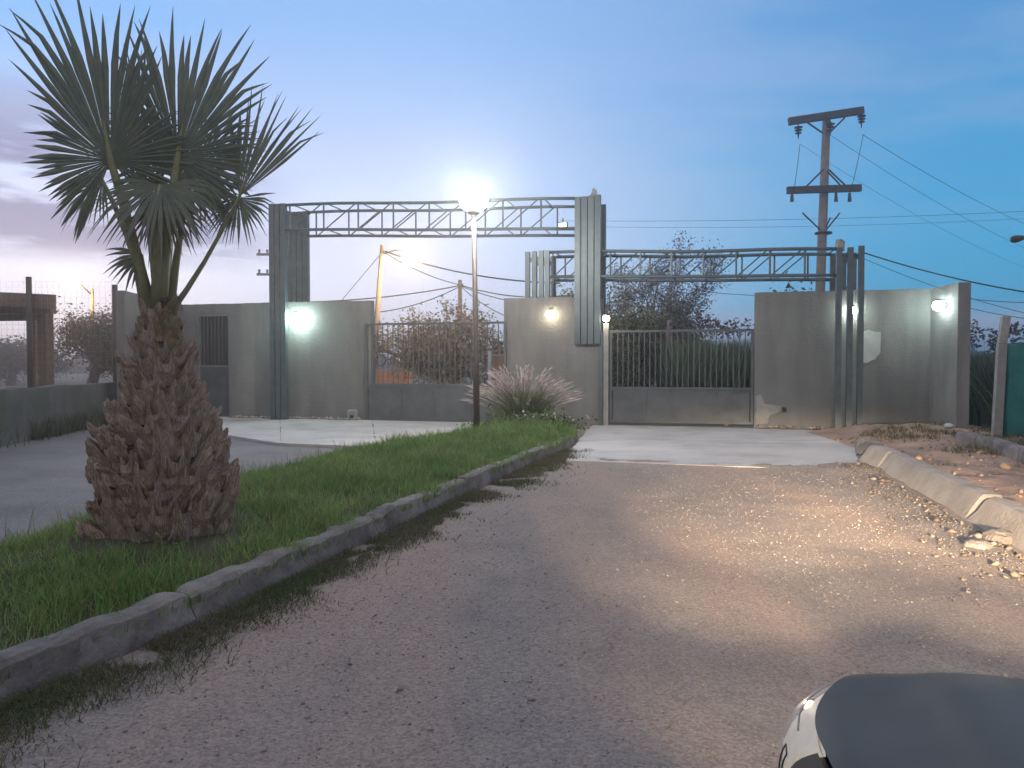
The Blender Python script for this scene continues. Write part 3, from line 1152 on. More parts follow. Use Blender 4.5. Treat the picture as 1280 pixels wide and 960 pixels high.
# lamp arm entering the picture at the right
hp = P(1263, 300, 17)
g = thing('street_lamp', 'unlit street lamp arm reaching in from the right', 'street lamp', (hp.x + 2.3, hp.y, 0))
MB().tube([Vector((hp.x + 2.3, hp.y, -.2)), Vector((hp.x + 2.3, hp.y, hp.z - .35))], [0.08, 0.06], 10).build('pole', 'galv', g, smooth=True)
MB().tube([Vector((hp.x + 2.3, hp.y, hp.z - .38)), Vector((hp.x + 1.7, hp.y, hp.z + .02)), Vector((hp.x + .3, hp.y, hp.z + .06))], 0.03, 8).build('arm', 'galv', g, smooth=True)
MB().lathe(hp + Vector((.33, 0, .06)), [(0.03, 0), (0.06, .08), (0.085, .2), (0.07, .3), (0.001, .34)], 12, Vector((-1, 0, -.18)).normalized()).build('lamp_head', 'darkmetal', g, smooth=True)

# junction box at the foot of the left wall
jb = WP(sx(442), -0.06, 0)
j = thing('junction_box', 'small pale box at the foot of the left wall near the gate', 'box', jb)
zj0, zj1 = 0.05, ZP(512, WY(442))
MB().wbox(sx(437), sx(447.5), -0.13, -0.003, zj0, zj1).build('housing', 'pvc', j)
MB().wbox(sx(438.5), sx(446), -0.14, -0.131, zj0 + .03, zj1 - .03).build('lid', 'galv', j)
MB().wbox(sx(440.5), sx(444.5), -0.147, -0.141, zj0 + .02, zj0 + .11).build('hole_cover', 'blackplastic', j)

# ================================================================== POLES AND CABLES
def insulator(parent, top, n=3, r=0.09, name='insulator'):
    mb = MB()
    prof = [(0.015, 0.05)]
    for i in range(n):
        z = -0.02 - i * 0.11
        prof += [(0.03, z), (r * (1 - .12 * i), z - .04), (r * (1 - .12 * i) * .9, z - .07), (0.035, z - .075)]
    prof += [(0.015, -0.11 * n - .18)]
    mb.lathe(top, prof, 10)
    mb.build(name, 'porcelain', parent, smooth=True)


YU = 30.0
ub, ut = P(1022, 480, YU), P(1033.5, 141, YU)
up_ = thing('utility_pole', 'tall pale utility pole with two dark crossarms behind right wall', 'utility pole', (ub.x, ub.y, 0))
MB().tube([Vector((ub.x - .06, ub.y, -.3)), ut], [0.205, 0.15], 16).build('pole', 'polewood', up_, smooth=True)
ca, cb = P(986, 152, YU - .3), P(1079, 138, YU - .3)
arm1 = MB().beam(ca, cb, 0.2, 0.27).build('crossarm', 'armwood', up_)
cc, cdn = P(984, 238, YU - .3), P(1076, 235, YU - .3)
arm2 = MB().beam(cc, cdn, 0.2, 0.26).build('crossarm', 'armwood', up_)
for a, b in (((1009, 153), (1028, 166)), ((1056, 147), (1037, 166)), ((1008, 233), (1029, 212)), ((1050, 231), (1034, 214)), ((1056, 231), (1036, 212))):
    MB().tube([P(*a, YU - .4), P(*b, YU - .25)], 0.035, 6).build('brace', 'armwood', up_)
for px, py in ((998, 157), (1038, 153), (1077, 143)):
    insulator(up_, P(px, py, YU - .4), 3, 0.17)
for px, py in ((990, 241), (1045, 241), (1062, 241)):
    MB().tube([P(px, py, YU - .4), P(px, py + 11, YU - .4)], [0.05, 0.08], 8).build('insulator_pin', 'porcelain', up_)
for a, b in (((1003, 266), (1025, 287)), ((1050, 266), (1033, 287)), ((1038, 272), (1032, 284))):
    MB().tube([P(*a, YU - .5), P(*b, YU - .25)], 0.03, 6).build('stay', 'darkmetal', up_)
MB().lathe(P(1029.2, 293, YU), [(0.24, 0), (0.33, 0.02), (0.33, .08), (0.24, .1)], 14).build('clamp_ring', 'darkmetal', up_, smooth=True)

# wooden pole behind the left gate
pb0, pt0 = P(575, 486, 33), P(575, 350, 33)
tp = thing('wooden_pole', 'plain pale wooden pole in the bush behind left gate', 'pole', (pb0.x, pb0.y, 0))
MB().tube([Vector((pb0.x, pb0.y, -.2)), pt0], [0.125, 0.09], 10).build('shaft', 'polewood', tp, smooth=True)
MB().tube([pt0 - ZV * .2 - U * .12, pt0 - ZV * .2 + U * .14], 0.035, 6).build('cable_bracket', 'darkmetal', tp)
# far pole half hidden behind the left column
fb, ft = P(352, 480, 70), P(352, 296, 70)
fp = thing('utility_pole', 'far utility pole with crossarms peeking out left of the portal column', 'utility pole', (fb.x, fb.y, 0))
MB().tube([Vector((fb.x, fb.y, -.2)), ft], [0.3, 0.2], 10).build('pole', 'polewood', fp, smooth=True)
for y in (318, 343):
    MB().beam(P(321, y, 70), P(383, y, 70), 0.2, 0.22).build('crossarm', 'armwood', fp)
    for x in (324, 334, 370, 380):
        MB().tube([P(x, y - 1, 70), P(x, y - 6, 70)], [0.09, 0.13], 8).build('insulator_pin', 'porcelain', fp)
# timber post behind the right gate
wb = P(836, 500, 21)
tag(MB().tube([Vector((wb.x, wb.y, -.1)), P(837, 400, 21)], [0.10, 0.075], 10).build('timber_post', 'polewood', smooth=True), 'pale timber post among reeds behind the right gate', 'post')


def cable(label, a, b, sag, r=0.012, n=14, group='overhead cables'):
    pts = []
    for i in range(n + 1):
        f = i / n
        p = a.lerp(b, f)
        p.z -= sag * 4 * f * (1 - f)
        pts.append(p)
    return tag(MB().tube(pts, r, 5).build('cable', 'cable', smooth=True), label, 'cable', group)


cable('upper wire from the top crossarm tip slanting down to the right edge', P(1078, 168, YU - .4), P(1330, 300, 42), 0.3, .010)
cable('wire from the top crossarm middle slanting down to the right edge', P(1040, 170, YU - .4), P(1330, 330, 42), 0.4, .008)
cable('faint wire from the left insulator of the top crossarm running right', P(1000, 180, YU - .4), P(1330, 352, 42), 0.5, .006)
cable('jumper wire hanging from left end of the top crossarm', P(1000, 180, YU - .4), P(992, 240, YU - .4), 0.1, .012)
cable('jumper wire hanging from right end of the top crossarm', P(1079, 168, YU - .4), P(1063, 240, YU - .4), 0.1, .012)
cable('long level wire crossing behind utility pole, upper of two', P(700, 276, 46), P(1340, 261, 46), 0.25, .012)
cable('long level wire crossing behind utility pole, lower of two', P(700, 283, 46), P(1340, 270, 46), 0.3, .009)
cable('thick black service cable from right portal column to the right edge', P(1077, 315, 15.3), P(1330, 372, 14), 0.10, .014)
cable('thin service cable below the thick one right of the portal', P(1077, 322, 15.3), P(1330, 402, 14.5), 0.12, .006)
cable('dark cable from leaning lamp pole to the pillar, topmost', P(481, 314, 27.8), P(700, 354, 24), 0.25, .026)
cable('dark cable from leaning lamp pole to the plain wooden pole', P(481, 316, 27.8), P(575, 356, 33), 0.15, .02)
cable('cable from plain wooden pole to the right, upper', P(575, 356, 33), P(760, 360, 30), 0.45, .024)
cable('cable from plain wooden pole sagging right, lower', P(575, 357, 33), P(740, 380, 28), 0.35, .022)
cable('steep cable from plain wooden pole down to pillar', P(575, 357, 33), P(640, 398, 25), 0.15, .018)
cable('nearly level dark cable from plain wooden pole to the left column', P(575, 357, 33), P(350, 378, 30), 0.18, .026)
cable('sagging cable from plain wooden pole down to the left', P(575, 358, 33), P(440, 392, 31), 0.30, .022)
cable('guy wire from leaning lamp pole down to left', P(478, 315, 28), P(425, 378, 29), 0.0, .012)
cable('short dark cable above the right gate reeds', P(870, 363, 40), P(1010, 368, 40), 0.15, .016)
cable('low cable right of the return wing', P(1200, 372, 30), P(1330, 377, 30), 0.1, .014)
cable('cable sloping away behind the right post', P(1200, 382, 26), P(1330, 402, 26), 0.1, .012)

# ================================================================== TREES AND PLANTS
def branch_tree(name, label, base, height, r0, mat, leafcol, nleaf, lsize, spread=0.5, levels=4, trunk_frac=0.35, lean=(0, 0), cat='tree', kids=3, droop=0.0, lvar=.3, clump=0.28, seed=1, group=None):
    rnd = random.Random(seed)
    t = thing(name, label, cat, (base[0], base[1], 0), group=group)
    mb = MB()
    tips = []

    def grow(p, d, ln, r, lev):
        pts, rs = [p], [r]
        q = p.copy()
        dd = d.copy()
        n = 4
        for i in range(n):
            dd = (dd + Vector((rnd.gauss(0, .12), rnd.gauss(0, .12), rnd.gauss(0.02 - droop, .06)))).normalized()
            q = q + dd * ln / n
            pts.append(q.copy())
            rs.append(r * (1 - 0.42 * (i + 1) / n))
        mb.tube(pts, rs, 6 if lev < 2 else 4, cap=False)
        if lev >= levels - 1:
            for a in pts[1:]:
                tips.append(a)
        if lev < levels:
            for k in range(kids + (1 if lev == 0 else 0)):
                f = rnd.uniform(0.45, 1.0) if lev else rnd.uniform(0.7, 1.0)
                i = min(n - 1, int(f * n))
                st_ = pts[i].lerp(pts[i + 1], f * n - i) if i < n else pts[-1]
                ax = Vector((rnd.gauss(0, 1), rnd.gauss(0, 1), rnd.gauss(0, .35))).normalized()
                nd = (dd * (1 - spread * rnd.uniform(.6, 1.2)) + ax * spread * rnd.uniform(.8, 1.4)).normalized()
                grow(st_, nd, ln * rnd.uniform(.55, .85), rs[i + 1] * .75, lev + 1)
    grow(Vector((base[0], base[1], -0.1)), Vector((lean[0], lean[1], 1)).normalized(), height * trunk_frac, r0, 0)
    # scale so that the crown reaches the height wanted
    zs = max(p.z for p in tips)
    k = height / zs
    b = Vector((base[0], base[1], 0))
    mb.v = [tuple(b + (Vector(v) - b) * k) for v in mb.v]
    tips = [b + (p - b) * k for p in tips]
    mb.build('trunk', mat, t, smooth=True)
    ta = np.array([tuple(p) for p in tips])
    ta = ta[ta[:, 2] > 0.12 * height]
    idx = RNG.integers(0, len(ta), nleaf)
    cen = ta[idx] + RNG.normal(0, clump, (nleaf, 3))
    cen[:, 2] = np.maximum(cen[:, 2], 0.02)
    tint = 1 + RNG.normal(0, .22, len(ta))
    cl_ = colvar(leafcol, nleaf, lvar) * np.clip(tint[idx], .4, 1.8)[:, None]
    vs, T, cc_ = leaves(cen, RNG.uniform(.6, 1.4, nleaf) * lsize, cl_)
    npmesh('crown', vs, T, 'leaf', cc_, t)
    return t


# sparse tree behind the right gate
b = P(848, 480, 25)
branch_tree('sparse_tree', 'sparse leggy tree with small leaves rising over the right truss', (b.x, b.y), ZP(292, 25), 0.10, 'bark', (0.20, 0.165, 0.165), 7500, 0.08, 0.40, 5, 0.34, (.02, 0), kids=3, clump=.16, seed=5)
# big dense shrub left of it
for i, (px, py, Y, seed, lab) in enumerate(((785, 352, 23, 3, 'dense olive green tree directly behind left half of right gate'), (762, 372, 26, 8, 'dark olive shrub just right of the tall column behind the lamp post'),
                                            (815, 392, 21.5, 12, 'low leafy bush behind the middle of the right gate'))):
    b = P(px, 480, Y)
    branch_tree('dense_tree', lab, (b.x, b.y), ZP(py, Y), 0.12, 'bark', (0.20, 0.20, 0.10), 20000, 0.10, 0.62, 4, 0.25, cat='tree', kids=4, clump=.24, seed=seed)
# bush behind the left gate
b = P(548, 480, 22)
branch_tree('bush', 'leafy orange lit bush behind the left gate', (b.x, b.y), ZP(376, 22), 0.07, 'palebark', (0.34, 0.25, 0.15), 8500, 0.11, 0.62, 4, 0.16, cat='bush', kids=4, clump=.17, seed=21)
b = P(606, 480, 23)
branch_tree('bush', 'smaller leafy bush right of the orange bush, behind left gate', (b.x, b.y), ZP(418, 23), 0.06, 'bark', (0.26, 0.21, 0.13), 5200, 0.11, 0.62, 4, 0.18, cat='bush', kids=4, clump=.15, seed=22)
# round tree at far left
b = P(112, 480, 29)
branch_tree('round_tree', 'round brown green tree under the distant orange lamp', (b.x, b.y), ZP(386, 29), 0.14, 'bark', (0.10, 0.078, 0.048), 16000, 0.11, 0.62, 4, 0.28, cat='tree', kids=4, clump=.26, seed=31)
for px, py, Y, sdd, lab in ((14, 424, 52, 41, 'dark far tree at the left edge under the shelter roof'), (-30, 418, 56, 42, 'farther dark tree cut by the left picture edge'), (60, 440, 58, 44, 'low far tree just right of the shelter post')):
    b = P(px, 480, Y)
    branch_tree('far_tree', lab, (b.x, b.y), ZP(py, Y), 0.2, 'bark', (0.07, 0.065, 0.045), 4500, 0.22, 0.62, 4, 0.3, cat='tree', kids=4, clump=.35, seed=sdd, group='far trees at left')
# weeds rising behind the right wall
for px, py, Y, sdd, lab in ((985, 345, 18.5, 51, 'weed tips showing above right wall left of utility pole'), (1042, 352, 18, 52, 'thin weed tips above right wall beside utility pole')):
    b = P(px, 480, Y)
    branch_tree('tall_weed', lab, (b.x, b.y), ZP(py, Y), 0.03, 'bark', (0.09, 0.085, 0.05), 260, 0.12, 0.35, 3, 0.5, cat='plant', kids=3, clump=.06, seed=sdd)
# skyline hedge far away so the horizon is not bare
nn = 16000
ang = RNG.uniform(-0.75, 0.75, nn)
rr = RNG.uniform(130, 150, nn)
cx_ = np.sin(ang) * rr
cy_ = np.cos(ang) * rr
hh = 2.2 + 1.6 * np.sin(ang * 23) * np.sin(ang * 9 + 1) + 1.2 * np.sin(ang * 61)
cz = RNG.uniform(0, 1, nn) ** 0.8 * np.maximum(hh, .8)
vs, T, cc_ = leaves(np.stack([cx_, cy_, cz], 1), RNG.uniform(.8, 1.6, nn), colvar((0.06, 0.06, 0.045), nn))
tag(npmesh('far_hedge', vs, T, 'leaf', cc_), 'distant dark line of scrub on the horizon', 'scrub', kind='stuff')


def reeds(name, label, x0, x1, y0, y1, n, hmin, hmax, heads):
    base = np.stack([RNG.uniform(x0, x1, n), RNG.uniform(y0, y1, n), np.full(n, -0.03)], 1)
    h = RNG.uniform(hmin, hmax, n)
    lean = RNG.normal(0, .28, (n, 2))
    vs, T, cc_ = blades(base, h, RNG.uniform(.02, .045, n), lean, colvar((0.15, 0.19, 0.105), n, .3), 4, 1.0)
    m = heads
    bb = np.stack([RNG.uniform(x0, x1, m), RNG.uniform(y0, y1, m), np.full(m, hmax * .86)], 1)
    bb[:, 2] += RNG.normal(0, .12, m)
    k = 16
    pb_ = np.repeat(bb, k, 0) + np.stack([RNG.normal(0, .035, m * k), RNG.normal(0, .035, m * k), RNG.uniform(0, .42, m * k)], 1)
    v2, T2, c2 = leaves(pb_, np.full(m * k, .12), colvar((0.15, 0.12, 0.125), m * k, .2))
    st_ = bb.copy()
    st_[:, 2] = 0
    v3, T3, c3 = blades(st_, bb[:, 2] + .3, np.full(m, .02), RNG.normal(0, .03, (m, 2)), colvar((0.14, 0.12, 0.07), m), 2, .2)
    V_ = np.concatenate([vs, v2, v3])
    T_ = np.concatenate([T, T2 + len(vs), T3 + len(vs) + len(v2)])
    return tag(npmesh(name, V_, T_, 'leaf', np.concatenate([cc_, c2, c3])), label, 'reeds', kind='stuff')


xa, xb = P(838, 480, 20).x, P(965, 480, 20).x
reeds('reed_bed', 'green reeds with dark plumes behind the right gate', xa, xb + .4, 19.2, 21.5, 9000, 1.5, 2.55, 46)
xa, xb = P(1205, 480, 16).x, P(1300, 480, 16).x
reeds('reed_bed', 'dark reeds between the return wing and the concrete post', xa + .1, xb, 14.9, 17.5, 9000, 1.1, 2.05, 30)


# ---- grass on the median
def grass_field(n, seedfn, hfn, colfn, wid, segs=2, leanm=0.6):
    pts = seedfn(n)
    n = len(pts)
    h = hfn(pts)
    lean = RNG.normal(0, 1, (n, 2)) * (h * leanm)[:, None] * 0.6
    return blades(pts, h, wid(pts), lean, colfn(pts), segs, 1.0)


palm_c = (-2.52, 5.45)


def med_pts(n):
    y = 0.8 + 15.4 * RNG.uniform(0, 1, n) ** 1.25
    out = []
    u = RNG.uniform(-0.03, 1.0, n)
    for yy, uu in zip(y, u):
        a, b = med_x(yy)
        x = a + (b - 0.03 - a) * uu + 0.02
        nn_ = fbm(x, yy, 1.1)
        near = math.hypot(x - palm_c[0], yy - palm_c[1])
        if near < 0.50:
            continue
        if near < 0.75 and random.random() < .7:
            continue
        if nn_ < -0.18 and random.random() < .62:
            continue
        out.append((x, yy, med_z(x, yy) - 0.01))
    return np.array(out)


def med_h(p):
    base = np.array([0.055 + 0.075 * (fbm(x, y, .8) * .5 + .5) + 0.10 * max(0, fbm(x, y, 2.5)) for x, y, z in p])
    edge = np.array([(x - med_x(y)[0]) / (med_x(y)[1] - med_x(y)[0]) for x, y, z in p])
    base *= np.where(edge < .25, 1.35, 1.0) * np.where(edge > .9, .75, 1.0) * np.clip(.8 + (p[:, 1] - 4) * .05, .8, 1.3)
    return base * RNG.uniform(.5, 1.5, len(p))


def med_c(p):
    n = len(p)
    f = np.clip(np.array([fbm(x, y, 1.6, 5.0) for x, y, z in p]) * .9 + .5, 0, 1)[:, None]
    c = (1 - f) * np.array([(0.155, 0.27, 0.07)]) + f * np.array([(0.25, 0.36, 0.12)])
    c = c * (1 + RNG.normal(0, .25, n)[:, None])
    dead = RNG.uniform(0, 1, n) < .10
    c[dead] = np.array((0.24, 0.20, 0.10)) * RNG.uniform(.6, 1.2, dead.sum())[:, None]
    return np.clip(c, .01, .6)


vs, T, cc_ = grass_field(150000, med_pts, med_h, med_c, lambda p: np.clip(0.0035 + p[:, 1] * .00065, .004, .014))
tag(npmesh('median_grass', vs, T, 'grass', cc_), 'green grass covering the median', 'grass', kind='stuff')
# tall seed stalks at the left edge of the median
m = 420
y = RNG.uniform(5.0, 13, m)
pts = np.array([(med_x(a)[0] + abs(random.gauss(0, .22)), a, .02) for a in y])
vs, T, cc_ = blades(pts, RNG.uniform(.18, .42, m), np.full(m, .006), RNG.normal(0, .06, (m, 2)), colvar((.20, .18, .10), m), 3, .7)
tag(npmesh('seed_stalks', vs, T, 'grass', cc_), 'thin pale seed stalks along the far edge of the median', 'grass', kind='stuff')


# dry grass at the foot of the kerb
def dry_pts(n):
    out = []
    y = 1.6 + 10.8 * RNG.uniform(0, 1, n) ** 1.3
    for yy in y:
        b = interp_path(KR, yy)
        wdt = 0.42 + .25 * fbm(3.0, yy, .9)
        o = abs(random.gauss(0, .5)) * max(.15, wdt)
        x = b + 0.02 + o
        if fbm(x, yy, 1.5, 9.) < -0.25 + o * .3:
            continue
        out.append((x, yy, road_z(x, yy) - .005))
    return np.array(out)


vs, T, cc_ = grass_field(36000, dry_pts, lambda p: RNG.uniform(.015, .075, len(p)), lambda p: (lambda f: np.clip(((1 - f) * np.array([(0.16, 0.135, 0.085)]) + f * np.array([(0.09, 0.12, 0.045)])) * RNG.uniform(.6, 1.3, (len(p), 1)), .01, .6))(np.clip(np.array([fbm(x, y, 1.2, 3.) for x, y, z in p]) + .45, 0, 1)[:, None]),
                         lambda p: np.clip(0.003 + p[:, 1] * .0006, .004, .01), 2, 1.6)
tag(npmesh('dry_grass', vs, T, 'grass', cc_), 'short dry grass along the foot of the median kerb', 'grass', kind='stuff')


# weeds on the verge
def verge_pts(n):
    out = []
    for _ in range(n):
        y = random.uniform(6, 15)
        a, b = verge_x(y)
        x = random.uniform(a, b)
        d_ = fbm(x, y, .8, 2.0) + (0.35 if x > 7.4 else 0) - (.25 if x < 6 else 0)
        if d_ < 0.22:
            continue
        out.append((x, y, verge((x - a) / (b - a), y / 15.4)[2] - .01))
    return np.array(out)


vs, T, cc_ = grass_field(26000, verge_pts, lambda p: RNG.uniform(.03, .14, len(p)), lambda p: colvar((0.12, 0.12, 0.055), len(p), .35, .12), lambda p: np.full(len(p), .009), 2, 1.0)
tag(npmesh('verge_weeds', vs, T, 'grass', cc_), 'patchy weeds on the bare soil at right', 'grass', kind='stuff')

# ---- loose stones on the road
n = 26000
y = 1.5 + 9.2 * RNG.uniform(0, 1, n) ** 1.2
xx = np.array([random.uniform(interp_path(KR, a) + .15, 4.75 - (10 - a) * .245 - .03) for a in y])
sz = np.clip(RNG.lognormal(-4.85, .45, n), .005, .032)
z = np.array([road_z(a, b) for a, b in zip(xx, y)]) + sz * .12
c = np.array([(.27, .235, .205)]) * RNG.uniform(.6, 1.55, (n, 1)) * (1 + RNG.normal(0, .05, (n, 3)))
vs, T, cc_ = stones_mesh(np.stack([xx, y, z], 1), sz, np.clip(c, .03, .75))
tag(npmesh('road_gravel', vs, T, 'stone', cc_), 'loose gravel spread over the road', 'gravel', kind='stuff')
# coarser stones heaped against the right kerb
n = 1300
y = RNG.uniform(4.2, 10.6, n)
off = np.abs(RNG.normal(0, .38, n))
xx = (4.75 - (10 - y) * .245) - off + .02
sz = np.clip(RNG.lognormal(-4.05, .6, n), .008, .085) * np.clip(1.15 - off * .6, .4, 1.2)
z = np.array([road_z(a, b) for a, b in zip(xx, y)]) + sz * .2
c = np.array([(.20, .172, .145)]) * RNG.uniform(.45, 1.25, (n, 1)) * (1 + RNG.normal(0, .05, (n, 3)))
vs, T, cc_ = stones_mesh(np.stack([xx, y, z], 1), sz, np.clip(c, .03, .75))
tag(npmesh('kerb_rubble', vs, T, 'stone', cc_), 'pale broken stones heaped along the right kerb', 'gravel', kind='stuff')
# rubble at the foot of the walls
n = 1500
ss = np.concatenate([RNG.uniform(sx(290), sx(452), 900), RNG.uniform(sx(945), sx(1160), 600)])
tt = -np.abs(RNG.normal(0, .10, n)) - .02
sz = np.clip(RNG.lognormal(-3.1, .5, n), .015, .12)
pp = np.array([tuple(WP(a, b, .045)) for a, b in zip(ss, tt)])
c = np.array([(.34, .29, .25)]) * RNG.uniform(.5, 1.2, (n, 1)) * (1 + RNG.normal(0, .06, (n, 3)))
vs, T, cc_ = stones_mesh(pp + np.stack([0 * sz, 0 * sz, sz * .2], 1), sz, np.clip(c, .03, .6))
tag(npmesh('wall_rubble', vs, T, 'stone', cc_), 'small rubble along the foot of the walls', 'rubble', kind='stuff')
# clods and stones on the verge
n = 1000
y = RNG.uniform(4.5, 14.5, n)
xx = np.array([random.uniform(verge_x(a)[0] + .1, 8.6) for a in y])
z = np.array([verge((a - verge_x(b)[0]) / (verge_x(b)[1] - verge_x(b)[0]), b / 15.4)[2] for a, b in zip(xx, y)])
sz = np.clip(RNG.lognormal(-3.4, .6, n), .012, .2)
c = np.array([(.38, .27, .20)]) * RNG.uniform(.5, 1.25, (n, 1)) * (1 + RNG.normal(0, .06, (n, 3)))
vs, T, cc_ = stones_mesh(np.stack([xx, y, z + sz * .1], 1), sz, np.clip(c, .03, .6))
tag(npmesh('verge_clods', vs, T, 'stone', cc_), 'clods and stones on the bare soil at right', 'soil', kind='stuff')


# a few rocks one can pick out
def rock(c, r, label, mat='kerb', flat=.6):
    mb = MB().ball(c, r, 12, flat)
    s_ = random.uniform(0, 50)
    mb.v = [tuple(Vector(v) + (Vector(v) - Vector(c)) * (0.35 * noise.noise(Vector(v) / r * .9 + Vector((s_, 0, 0))))) for v in mb.v]
    return tag(mb.build('rock', mat), label, 'rock', 'rocks beside the right kerb')


g_ = G(1252, 680)
rock((g_.x, g_.y, .04), .13, 'broad pale rock at the near end of the right kerb')
g_ = G(1222, 688)
rock((g_.x, g_.y, .03), .09, 'small pale rock left of the broad rock by the kerb')
g_ = G(1085, 568)
rock((g_.x, g_.y, .10), .22, 'pale rounded lump at the far end of the right kerb', flat=.8)
g_ = G(1186, 540, .2)
rock((g_.x, g_.y, .30), .09, 'white stone on soil below the return wing', 'patch')

# ---- fountain grass clump at the tip of the median
fg = P(655, 540, 15.4)
fb_ = Vector((0.22, 15.35, .05))
fgt = thing('fountain_grass', 'big clump of pinkish fountain grass at the tip of the median', 'grass clump', fb_)
n = 1900
az = RNG.uniform(0, 2 * np.pi, n)
rad = np.abs(RNG.normal(0, .24, n))
base = np.stack([fb_.x + np.cos(az) * rad, fb_.y + np.sin(az) * rad * .8, np.full(n, .08)], 1)
h = RNG.uniform(.5, 1.15, n)
out = RNG.uniform(.2, .75, n)
a2 = az + RNG.normal(0, .5, n)
vs, T, cc_ = blades(base, h, np.full(n, .010), np.stack([np.cos(a2) * out, np.sin(a2) * out], 1), colvar((0.19, 0.22, 0.11), n, .3), 4, 1.2)
npmesh('leaf_blades', vs, T, 'grass', cc_, fgt)
# plumes on arching stems
m = 190
az = RNG.uniform(0, 2 * np.pi, m)
reach = RNG.uniform(.2, 1.0, m)
hgt = np.sqrt(np.clip(1.40 - reach ** 2, .12, 2)) * RNG.uniform(.8, 1.12, m)
mbp, mbl = MB(), []
pv, pt_, pc = [], [], []
for i in range(m):
    d = Vector((math.cos(az[i]), math.sin(az[i]) * .8, 0))
    b0 = fb_ + d * .15
    def stem(f, d=d, b0=b0, i=i):
        return b0 + d * reach[i] * f ** 1.6 + ZV * hgt[i] * (1.25 * f - .25 * f * f * f)
    mbp.tube([stem(f) for f in (0, .35, .7, 1.0)], .004, 3, cap=False)
    k = 22
    for q in range(k):
        f = .66 + .40 * q / k
        a_ = stem(f)
        b_ = stem(f + .10) + Vector((random.gauss(0, .02), random.gauss(0, .02), random.gauss(0, .02)))
        sd_ = (b_ - a_).cross(Vector((random.gauss(0, 1), random.gauss(0, 1), random.gauss(0, 1)))).normalized() * .006
        pv += [tuple(a_ - sd_), tuple(a_ + sd_), tuple(b_)]
npl = len(pv)
npmesh('plume', np.array(pv), np.arange(npl).reshape(-1, 3), 'pink', np.repeat(colvar((0.66, 0.56, 0.53), npl // 3, .12), 3, 0), fgt)
mbp.build('stem', 'deadleaf', fgt)
# low leafy weeds with pale flowers in front of it
n = 2200
cen = np.stack([RNG.normal(.35, .42, n), RNG.normal(14.75, .22, n), np.abs(RNG.normal(0, .16, n)) + .12], 1)
vs, T, cc_ = leaves(cen, RNG.uniform(.05, .12, n), colvar((.09, .13, .055), n, .3))
m = 46
c2_ = np.stack([RNG.normal(.45, .35, m), RNG.normal(14.6, .15, m), RNG.uniform(.15, .5, m)], 1)
v2, T2, c2 = leaves(np.repeat(c2_, 3, 0), np.full(m * 3, .07), colvar((.5, .48, .36), m * 3, .1))
tag(npmesh('flowering_weed', np.concatenate([vs, v2]), np.concatenate([T, T2 + len(vs)]), 'leaf', np.concatenate([cc_, c2])), 'low green weeds with pale flowers before the fountain grass', 'weeds', kind='stuff')

# ================================================================== PALM
PX, PY = palm_c
palm = thing('palm_tree', 'young fan palm with a thick shaggy trunk on the median', 'palm', (PX, PY, .05))
PROF = [(0.05, .37), (.2, .39), (.42, .375), (.6, .345), (.8, .285), (1.0, .23), (1.2, .18), (1.4, .145), (1.6, .10), (1.75, .075), (1.85, .07)]


def prad(z):
    for (a, ra), (b, rb) in zip(PROF, PROF[1:]):
        if a <= z <= b:
            return ra + (rb - ra) * (z - a) / (b - a)
    return PROF[0][1] if z < .05 else .1


mb = MB().lathe((PX, PY, 0), [(prad(z) * .93, z) for z in np.linspace(0.0, 1.86, 24)] + [(.01, 1.9)], 28)
mb.v = [tuple(Vector(v) * 1 + Vector((random.gauss(0, .008), random.gauss(0, .008), 0))) for v in mb.v]
mb.build('trunk', 'core', palm, smooth=True)


def boot_mesh(seed, mat):
    """an old leaf base: a tapering wedge split down the middle into two frayed prongs"""
    rn = random.Random(seed)
    nx, nzz = 5, 4
    fr, bk = [], []
    notch = rn.uniform(.35, .62)
    ln = .23 * rn.uniform(.85, 1.15)
    hw = .088
    for k in range(nzz + 1):
        f = k / nzz
        yo = .012 + .075 * f ** 1.6 + rn.gauss(0, .004)
        for i in range(nx + 1):
            u = i / nx * 2 - 1
            wd = hw * (1 - .45 * f ** 1.3)
            split = max(0.0, (f - (1 - notch)) / notch)
            x = wd * u + (.012 * split * (1 if u > 0 else -1) if abs(u) < .9 else 0)
            curv = -.05 * (u * u) * (1 - .3 * f) - .018 * split * (1 - abs(u))
            e = (-notch * ln * .75 * (1 - abs(u)) ** 1.5 if k == nzz else -notch * ln * .35 * (1 - abs(u)) ** 1.5 * f * f) + rn.gauss(0, .010) * f
            fr.append((x + rn.gauss(0, .004), yo + curv + .020 * (1 - u * u) * (1 - split), ln * f + e))
            bk.append((x * .94, yo + curv - .012, ln * f + e - .004))
    n = len(fr)
    fs = []
    wdt = nx + 1
    for k in range(nzz):
        for i in range(nx):
            if k == nzz - 1 and i == nx // 2:
                continue
            a = k * wdt + i
            fs.append((a, a + 1, a + wdt + 1, a + wdt))
            if k >= 2:
                fs.append((n + a, n + a + wdt, n + a + wdt + 1, n + a + 1))
    for k in range(nzz):
        a, b_ = k * wdt, (k + 1) * wdt
        fs.append((a, b_, n + b_, n + a))
        fs.append((a + nx, n + a + nx, n + b_ + nx, b_ + nx))
    for i in range(nx):
        if i == nx // 2:
            continue
        a = nzz * wdt + i
        fs.append((a, a + 1, n + a + 1, n + a))
    me = bpy.data.meshes.new('leaf_boot')
    me.from_pydata(fr + bk, [], fs)
    me.materials.append(M[mat])
    me.update()
    return me


